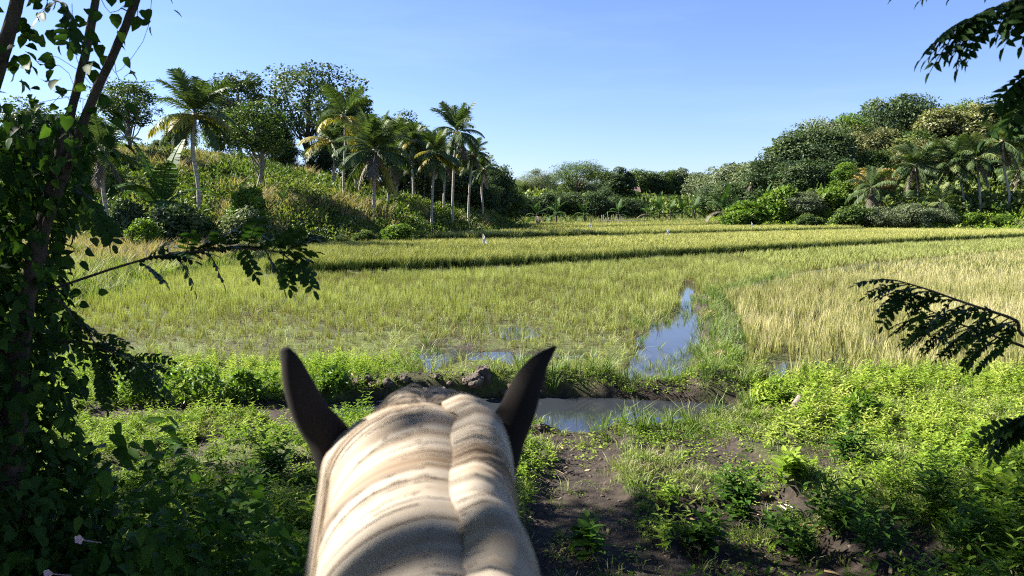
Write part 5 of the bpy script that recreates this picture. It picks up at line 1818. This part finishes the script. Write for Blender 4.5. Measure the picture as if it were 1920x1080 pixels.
    for q, rad in ((np.array([-.04, .42, 1.88]), .36), (np.array([-.2, .48, 1.8]), .36), (np.array([-.26, .38, 1.65]), .42), (np.array([.03, .2, 1.7]), .5), (np.array([-.22, .6, 1.74]), .42), (np.array([-.12, .97, 2.0]), .29)):
        v = P - q
        al = v @ TO_SUN
        dist = np.linalg.norm(v - al[:, None] * TO_SUN, axis=1)
        P = P[(dist > rad) | (R_.uniform(0, 1, len(P)) < (.3 if rad < .3 else .04))]
    n = len(P)
    Ls = R_.uniform(.09, .16, n)
    g = Geo()
    leaves(g, P - rl, R_.normal(0, 1, (n, 3)), R_.normal(0, .6, (n, 3)) + np.array([0, 0, 1]), Ls, Ls * .55, np.clip(R_.normal(.4, .2, n), 0, 1), 'rhomb')
    obj('crown', g.mesh('crown', M['tree_mid']), root)
    g = Geo()
    top = np.array([-.2, .3, 4.6])
    tube(g, spline([(0, 0, -.3), (.1, 0, 1.5), (-.1, .1, 3), top], 16), np.linspace(.26, .15, 16), 12, lump=.05)
    for c in C[R_.choice(len(C), 26, replace=False)]:
        c = c - rl
        tube(g, spline([top - np.array([0, 0, R_.uniform(0, 1.2)]), (top + c) / 2 + np.array([0, 0, -.1]), c], 8), np.linspace(.07, .012, 8), 6, cap=False)
    obj('trunk', g.mesh('trunk', M['bark_dark']), root)


# ------------------------------------------------------------------ plants that stand apart and small things
def gp(px, py):
    """ground point seen at (px, py)"""
    d = 3.0
    for _ in range(60):
        p = at(px, py, d)
        h = H(p[0], d)
        if p[2] <= h:
            break
        d += max(.02, (p[2] - h) * .5)
    return np.array([p[0], d, h])


def build_small():
    # individual taller weeds in the near shade and sun; shaded ones coloured darker
    spots = [
        (1395, 985, .62, 'lance', 'shade_darkened_leaf', 'tall narrow-leaved weed in the shade at lower right, rising highest of the row', 10, 3),
        (1330, 1040, .34, 'ovate', 'shade_darkened_leaf', 'shaded broad-leaved weed on dark soil right of the paper scrap', 5, 1),
        (1480, 1050, .45, 'lance', 'shade_darkened_leaf', 'shaded pointed-leaved weed at the bottom edge, lower right', 7, 2),
        (1560, 1000, .5, 'lance', 'shade_darkened_leaf', 'bushy shaded weed with long leaves, middle of the lower right corner', 8, 3),
        (1650, 1060, .48, 'lance', 'shade_darkened_leaf', 'shaded weed with drooping pointed leaves at the bottom edge near the right corner', 7, 2),
        (1740, 960, .55, 'lance', 'shade_darkened_leaf', 'upright shaded weed beside the sunlit one near the right edge', 8, 2),
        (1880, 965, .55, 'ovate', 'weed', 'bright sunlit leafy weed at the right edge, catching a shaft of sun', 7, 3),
        (1820, 1050, .5, 'lance', 'shade_darkened_leaf', 'dark weed in the bottom right corner below the bright sunlit one', 8, 2),
        (1105, 1040, .34, 'ovate', 'shade_darkened_leaf', 'broad-leaved plant alone on the shaded trail right of the horse', 4, 2),
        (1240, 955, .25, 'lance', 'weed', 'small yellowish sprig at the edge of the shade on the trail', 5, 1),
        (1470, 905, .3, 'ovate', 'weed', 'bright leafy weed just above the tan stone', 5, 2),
        (1590, 870, .5, 'lance', 'shade_darkened_leaf', 'dark upright weed among the bright weeds on the right, at the shade edge', 8, 2),
        (330, 875, .45, 'ovate', 'shade_darkened_leaf', 'slim weed with a pair of broad leaves standing against the pale track at left', 3, 0),
        (470, 960, .42, 'lance', 'shade_darkened_leaf', 'shaded leafy weed left of the horse neck', 7, 2),
        (520, 900, .4, 'lance', 'shade_darkened_leaf', 'leafy weed beside the left ear in the shade edge', 7, 2),
        (400, 1040, .45, 'ovate', 'shade_darkened_leaf', 'broad-leaved shaded weed at the bottom edge left of the horse', 6, 2),
    ]
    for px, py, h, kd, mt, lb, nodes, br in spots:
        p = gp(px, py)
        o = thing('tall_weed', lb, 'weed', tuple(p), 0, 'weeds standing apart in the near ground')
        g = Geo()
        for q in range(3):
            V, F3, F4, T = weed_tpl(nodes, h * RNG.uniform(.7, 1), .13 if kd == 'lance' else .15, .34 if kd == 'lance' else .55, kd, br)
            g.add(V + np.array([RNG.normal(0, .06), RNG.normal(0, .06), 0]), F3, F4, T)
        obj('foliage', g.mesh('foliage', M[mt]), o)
    # bushes at the paddy edge on the left
    for px, py, r, mt, lb in ((365, 752, .42, 'tree_lime', 'round bright bush with a shaded right side, left of the horse\'s left ear'),
                              (478, 745, .30, 'tree_lime', 'smaller bright bush between the round bush and the left ear'),
                              (270, 745, .32, 'tree_lime', 'bright bush nearest the vine-covered trunks at the paddy edge'),
                              (620, 735, .26, 'tree_lime', 'small bushy plant behind the left ear at the paddy edge'),
                              (1600, 790, .28, 'tree_lime', 'leafy bush in the bright weeds below the dry stubble on the right'),
                              (1450, 760, .24, 'weed', 'bushy plant at the right end of the ditch')):
        p = gp(px, py)
        o = thing('bush', lb, 'bush', tuple(p), 0, 'bushes in the near weeds')
        g = Geo()
        for q in range(5):
            V, F3, F4, T = bush_tpl(150, r * RNG.uniform(.5, .75), r * RNG.uniform(.7, 1.1), .075, 'ovate')
            a = RNG.uniform(0, 6.28)
            g.add(V + np.array([math.cos(a) * r * .45, math.sin(a) * r * .45, r * .15]), F3, F4, np.clip(T + RNG.normal(0, .1), 0, 1))
        obj('foliage', g.mesh('foliage', M[mt]), o)
    # dark shrub with pink flowers, bottom left
    p = np.array([-1.95, 3.05, H(-1.95, 3.05)])
    o = thing('flowering_shrub', 'dark shaded shrub with two pale pink flowers in the bottom left corner', 'shrub', tuple(p))
    R_ = np.random.default_rng(31)
    n = 4600
    th, rr, zz = R_.uniform(0, 2 * PI, n), np.sqrt(R_.uniform(0, 1, n)), R_.uniform(0, 1, n)
    ext = np.stack([np.cos(th) * rr * .95 + .15, np.sin(th) * rr * .75 + .15, zz * (1.12 - .55 * rr ** 2) * (.75 + .5 * vnoise(np.cos(th) * rr * 3, np.sin(th) * rr * 3, .7, 4))], -1)
    g = Geo()
    Ls = R_.uniform(.05, .12, n)
    leaves(g, ext, np.stack([np.cos(th), np.sin(th), R_.normal(-.2, .4, n)], -1) + R_.normal(0, .5, (n, 3)), R_.normal(0, .4, (n, 3)) + np.array([0, -.2, 1]), Ls, Ls * .55, np.clip(R_.normal(.4, .2, n), 0, 1), 'ovate')
    for k in range(40):
        e = ext[R_.integers(0, n)]
        tube(g, spline([(e[0] * .2, e[1] * .2, 0), e * .6 + R_.normal(0, .04, 3), e], 8), np.linspace(.006, .002, 8), 5, .7, cap=False)
    obj('foliage', g.mesh('foliage', M['shade_darkened_leaf']), o)
    for px, py, d in ((150, 1010, 2.35), (92, 1074, 2.35)):
        c = at(px, py, d) - p
        g = Geo()
        for k in range(5):
            a = k * 2 * PI / 5
            dv = np.array([math.cos(a), -.55, math.sin(a)])
            leaves(g, [c], [dv], [np.array([0, -1, .25])], .018, .016, R_.uniform(.2, .8), 'oval')
        tube(g, [c, c + np.array([0, .03, -.02]), c + np.array([.01, .1, -.06])], .002, 5, .1)
        obj('flower', g.mesh('flower', M['petal']), o)
    # clods of mud along the ditch bank
    names = []
    xs = np.linspace(-2.1, .55, 26)
    R_ = np.random.default_rng(41)
    for k, x in enumerate(xs):
        s = R_.uniform(.035, .095)
        y = 9.93 + R_.normal(0, .05) - .05 * max(0, x)
        V, F3, F4, T = lump(3, .8, .34)
        g = Geo()
        g.add(V * s, F3, None, T)
        if k == 16:
            lb, s = 'largest heap of dark mud on the ditch bank, between the ears', .2
            g = Geo()
            for q in range(7):
                V, F3, F4, T = lump(3, .85, .36)
                g.add(V * R_.uniform(.07, .13) + np.array([R_.normal(0, .10), R_.normal(0, .05), R_.uniform(-.03, .14)]), F3, None, T)
        else:
            lb = 'fist-sized dark mud clod in the row along the far ditch bank'
        o = obj('mud_clod', g.mesh('mud_clod', M['clod'], False), None, (x + R_.normal(0, .03), y, H(x, y) + .02), (0, 0, R_.uniform(0, 6)))
        tag(o, lb, 'clod', 'mud clods on the far ditch bank')
    for px, py, s, lb in ((1015, 805, .055, 'wet dark clod on the near ditch edge beside the right ear'), (1045, 803, .045, 'small dark clod right of the wet clod on the near ditch edge'),
                          (1095, 808, .06, 'dark clod on the near ditch edge, furthest from the right ear'), (992, 806, .04, 'tiny clod touching the right ear outline on the ditch edge')):
        p = gp(px, py)
        V, F3, F4, T = lump(3, .7, .3)
        g = Geo()
        g.add(V * s, F3, None, T)
        tag(obj('mud_clod', g.mesh('mud_clod', M['clod'], False), None, tuple(p + np.array([0, 0, s * .3]))), lb, 'clod', 'clods on the near ditch edge')
    # straw heaps on the bund
    for px, py, r, lb in ((1352, 668, .20, 'orange-brown heap of straw on the bund beside the open water'), (1335, 588, .22, 'grey-brown heap of mud and straw higher up the bund'), (1232, 690, .10, 'little heap of straw lying in the flooded paddy')):
        p = gp(px, py)
        g = Geo()
        n = 800
        a, q = R_.uniform(0, 2 * PI, n), np.sqrt(R_.uniform(0, 1, n))
        C = np.stack([np.cos(a) * q * r * .5, np.sin(a) * q * r * .5, r * .55 * (1 - q * .8)], -1)
        D = np.stack([np.cos(a), np.sin(a), R_.normal(-.55, .3, n)], -1)
        leaves(g, C, D, R_.normal(0, .4, (n, 3)) + np.array([0, 0, 1]), R_.uniform(.5, 1.3, n) * r, .008, np.clip(R_.normal(.3, .25, n), 0, 1), 'strip')
        tag(obj('straw_heap', g.mesh('straw_heap', M['straw']), None, tuple(p)), lb, 'straw heap')
    # stump, stone, twigs, paper
    p = gp(1488, 768)
    g = Geo()
    tube(g, [(0, 0, -.05), (.02, 0, .06), (.09, .02, .15)], [.055, .05, .042], 9, lump=.12)
    tag(obj('tree_stump', g.mesh('tree_stump', M['bark_pale']), None, tuple(p)), 'short broken brown stump leaning in the weeds right of the ditch', 'stump')
    p = gp(1430, 930)
    V, F3, F4, T = lump(3, .7, .1)
    g = Geo()
    g.add(V * .045, F3, None, T)
    tag(obj('stone', g.mesh('stone', M['stone'])), 'rounded tan stone on the bare soil, largest pale one', 'stone')
    bpy.data.objects['stone'].location = p + np.array([0, 0, .02])
    for px, py, lb in ((1407, 945, 'left one of two small pale pebbles below the tan stone'), (1416, 946, 'right one of two small pale pebbles below the tan stone'), (1422, 968, 'single pale pebble lying lowest on the bare soil patch')):
        p = gp(px, py)
        V, F3, F4, T = lump(2, .7, .12)
        g = Geo()
        g.add(V * .014, F3, None, T)
        tag(obj('pebble', g.mesh('pebble', M['stone']), None, tuple(p + np.array([0, 0, .008]))), lb, 'pebble', 'pebbles on the bare soil')
    for a, b, lb in (((1463, 950), (1478, 966), 'bleached twig lying on the bare soil right of the pebbles'), ((1360, 884), (1376, 894), 'pale twig lying in the short grass in the middle of the clearing'),
                     ((1470, 951), (1487, 957), 'second bleached twig lying across the end of the first')):
        p, q = gp(*a), gp(*b)
        g = Geo()
        tube(g, [np.zeros(3) + [0, 0, .012], (q - p) * .5 + [0.004, 0, .02], q - p + [0, 0, .012]], [.006, .006, .004], 6, lump=.15)
        tag(obj('twig', g.mesh('twig', M['twig']), None, tuple(p)), lb, 'twig')
    for px, py, lb, mt in ((1322, 1024, 'white crumpled scrap of paper in the shade on the trail', 'cloth'), (1308, 1036, 'pale dry leaf beside the paper scrap', 'straw'), (275, 892, 'curled pale dead leaf on the track at left', 'straw')):
        p = gp(px, py)
        n = 6
        xx, yy = np.meshgrid(np.linspace(-.05, .05, n), np.linspace(-.03, .03, n))
        V = np.stack([xx, yy, .02 + .03 * vnoise(xx * 30, yy * 30, 1, 3)], -1).reshape(-1, 3)
        F = [(i * n + k, i * n + k + 1, (i + 1) * n + k + 1, (i + 1) * n + k) for i in range(n - 1) for k in range(n - 1)]
        g = Geo()
        g.add(V, None, F, .5)
        tag(obj('paper_scrap' if mt == 'cloth' else 'dead_leaf', g.mesh('litter', M[mt]), None, tuple(p), (0, 0, px)), lb, 'paper' if mt == 'cloth' else 'leaf')
    # bird-scaring flags in the rice
    for px, py, d, h, lb in ((905, 474, 45, .95, 'white rag on a stick at the left edge of the nearest standing rice'), (1250, 452, 62, 1.0, 'white rag on a stick in the middle of the standing rice, nearest the centre'),
                             (1105, 437, 80, 1.0, 'small white rag on a stick in the far rice terrace, left of centre'), (1408, 435, 88, 1.0, 'white rag on a stick near the right end of the far terrace')):
        b = at(px, py, d)
        zb = H(b[0], d)
        o = thing('bird_scare_flag', lb, 'flag', (b[0], d, zb), 0, 'white rags on sticks in the rice')
        g = Geo()
        tube(g, [(0, 0, -.1), (.01, 0, h * .5), (.03, 0, h + .15)], .016, 6)
        obj('stick', g.mesh('stick', M['twig']), o)
        V = []
        for i in range(5):
            for k in range(4):
                V.append((.03 + .10 * k / 3 * (1 + .6 * i) * .8 + .02 * math.sin(i * 1.7), .05 * math.sin(k * 1.3 + i), h + .15 - i * .13 - .04 * k))
        F = [(i * 4 + k, i * 4 + k + 1, (i + 1) * 4 + k + 1, (i + 1) * 4 + k) for i in range(4) for k in range(3)]
        g = Geo()
        g.add(V, None, F, .5)
        obj('cloth', g.mesh('cloth', M['cloth']), o)
    # stick fence by the banana row
    a, b = at(1128, 415, 104), at(1222, 412, 106)
    o = thing('stick_fence', 'row of thin upright sticks fencing the far field edge in front of the bananas', 'fence', (a[0], a[1], H(a[0], a[1])))
    g = Geo()
    for k in range(20):
        u = k / 45
        p = a + (b - a) * u
        z = H(p[0], p[1]) - H(a[0], a[1])
        q = p - a
        tube(g, [(q[0], q[1], z - .2), (q[0] + RNG.normal(0, .08), q[1], z + RNG.uniform(1.2, 2.3))], .03, 5)
    obj('stakes', g.mesh('stakes', M['bark_pale']), o)
    g = Geo()
    q = b - a
    tube(g, [(0, .05, 1.0), (q[0] * .5, q[1] * .5 + .05, .95), (q[0], q[1] + .05, 1.0)], .03, 5)
    obj('rail', g.mesh('rail', M['twig']), o)
    # little house with a clay roof among the far trees
    c = at(1190, 362, 190)
    zb = H(c[0], 190)
    o = thing('hut', 'tiny hut with a reddish roof among the far trees above the banana row', 'hut', (c[0], 190, zb))
    hh = at(1190, 350, 190)[2] - zb
    g = Geo()
    w, dpt, e = 1.0, 2.0, hh * .72
    g.add([(-w, -dpt, -.5), (w, -dpt, -.5), (w, dpt, -.5), (-w, dpt, -.5), (-w, -dpt, e), (w, -dpt, e), (w, dpt, e), (-w, dpt, e)], None, [(0, 1, 5, 4), (1, 2, 6, 5), (2, 3, 7, 6), (3, 0, 4, 7)])
    obj('wall', g.mesh('wall', M['hutwall'], False), o)
    g = Geo()
    w, dpt = 1.2, 2.5
    g.add([(-w, -dpt, e - .1), (w, -dpt, e - .1), (w, dpt, e - .1), (-w, dpt, e - .1), (-w, 0, hh), (w, 0, hh)], [(0, 4, 3), (1, 2, 5)], [(0, 1, 5, 4), (2, 3, 4, 5), (0, 3, 2, 1)])
    obj('roof', g.mesh('roof', M['roof'], False), o)


# ------------------------------------------------------------------ light, camera
def build_world():
    w = bpy.data.worlds.new('World')
    scene.world = w
    w.use_nodes = True
    nt = w.node_tree
    bg = nt.nodes['Background']
    sk = nt.nodes.new('ShaderNodeTexSky')
    sk.sky_type = 'NISHITA'
    sk.sun_disc = False
    sk.sun_elevation = SUN_EL
    sk.sun_rotation = SUN_AZ
    sk.air_density, sk.dust_density, sk.ozone_density = 1.0, .3, 3.0
    mul = nt.nodes.new('ShaderNodeMix')
    mul.data_type, mul.blend_type = 'RGBA', 'MULTIPLY'
    mul.inputs[0].default_value = 1
    mul.inputs[7].default_value = (.76, .80, 1.06, 1)          # white balance of the sky
    nt.links.new(sk.outputs[0], mul.inputs[6])
    # faint high wisps of cloud
    tc, mp, no, mr, cl = [nt.nodes.new(q) for q in ('ShaderNodeTexCoord', 'ShaderNodeMapping', 'ShaderNodeTexNoise', 'ShaderNodeMapRange', 'ShaderNodeMix')]
    mp.inputs['Scale'].default_value, mp.inputs['Rotation'].default_value = (1.2, 2.0, 9), (0, .25, .3)
    no.inputs['Scale'].default_value, no.inputs['Detail'].default_value, no.inputs['Roughness'].default_value = 2.2, 7, .6
    mr.inputs[1].default_value, mr.inputs[2].default_value, mr.inputs[4].default_value = .56, .9, .03
    cl.data_type = 'RGBA'
    cl.inputs[7].default_value = (15, 15.5, 17, 1)
    nt.links.new(tc.outputs['Generated'], mp.inputs[0])
    nt.links.new(mp.outputs[0], no.inputs['Vector'])
    nt.links.new(no.outputs[0], mr.inputs[0])
    nt.links.new(mr.outputs[0], cl.inputs[0])
    nt.links.new(mul.outputs[2], cl.inputs[6])
    nt.links.new(cl.outputs[2], bg.inputs[0])
    bg.inputs[1].default_value = .05
    l = bpy.data.lights.new('sun', 'SUN')
    l.energy, l.angle, l.color = 5, math.radians(.5), (1, .95, .86)
    o = bpy.data.objects.new('sun', l)
    COL.objects.link(o)
    o.rotation_euler = Vector(TO_SUN).to_track_quat('Z', 'Y').to_euler()
    o.location = tuple(TO_SUN * 60)


def build_haze():
    g = Geo()
    V = [(x, y, z) for z in (-2, 42) for x, y in ((-260, -60), (260, -60), (260, 420), (-260, 420))]
    g.add(V, None, [(3, 2, 1, 0), (4, 5, 6, 7), (0, 1, 5, 4), (1, 2, 6, 5), (2, 3, 7, 6), (3, 0, 4, 7)])
    m, nt, N, L = new_mat('thin_air')
    v = N('ShaderNodeVolumePrincipled')
    v.inputs['Color'].default_value = (.80, .90, 1, 1)
    v.inputs['Density'].default_value = .0007
    v.inputs['Anisotropy'].default_value = .2
    L(v.outputs[0], N('ShaderNodeOutputMaterial').inputs['Volume'])
    kind(obj('haze', g.mesh('haze', m, False)), 'stuff')


def build_camera():
    c = bpy.data.cameras.new('camera')
    c.sensor_width = 36
    c.lens = 36 * FPX / 1920
    c.clip_start, c.clip_end = .05, 3000
    c.dof.use_dof = True
    c.dof.focus_distance = 12
    c.dof.aperture_fstop = 6.2
    o = bpy.data.objects.new('camera', c)
    COL.objects.link(o)
    o.location = (0, 0, CAM_Z)
    o.rotation_euler = (PI / 2 - PITCH, 0, 0)
    scene.camera = o
    v = scene.view_settings
    v.view_transform, v.look, v.gamma, v.exposure = 'Standard', 'None', 1, 2.05
    cy = scene.cycles
    cy.max_bounces, cy.diffuse_bounces, cy.glossy_bounces, cy.transmission_bounces = 6, 4, 3, 4
    cy.sample_clamp_indirect = 6
    cy.filter_width = 1.1
    cy.use_denoising = False
    cy.use_adaptive_sampling = True
    cy.adaptive_threshold = .02


import time as _t
for f in (build_world, build_camera, build_ground, build_water, build_rice, build_cover, build_trees, build_horse, build_near_trees, build_small):
    t0 = _t.time()
    f()
    print('built', f.__name__, round(_t.time() - t0, 1))
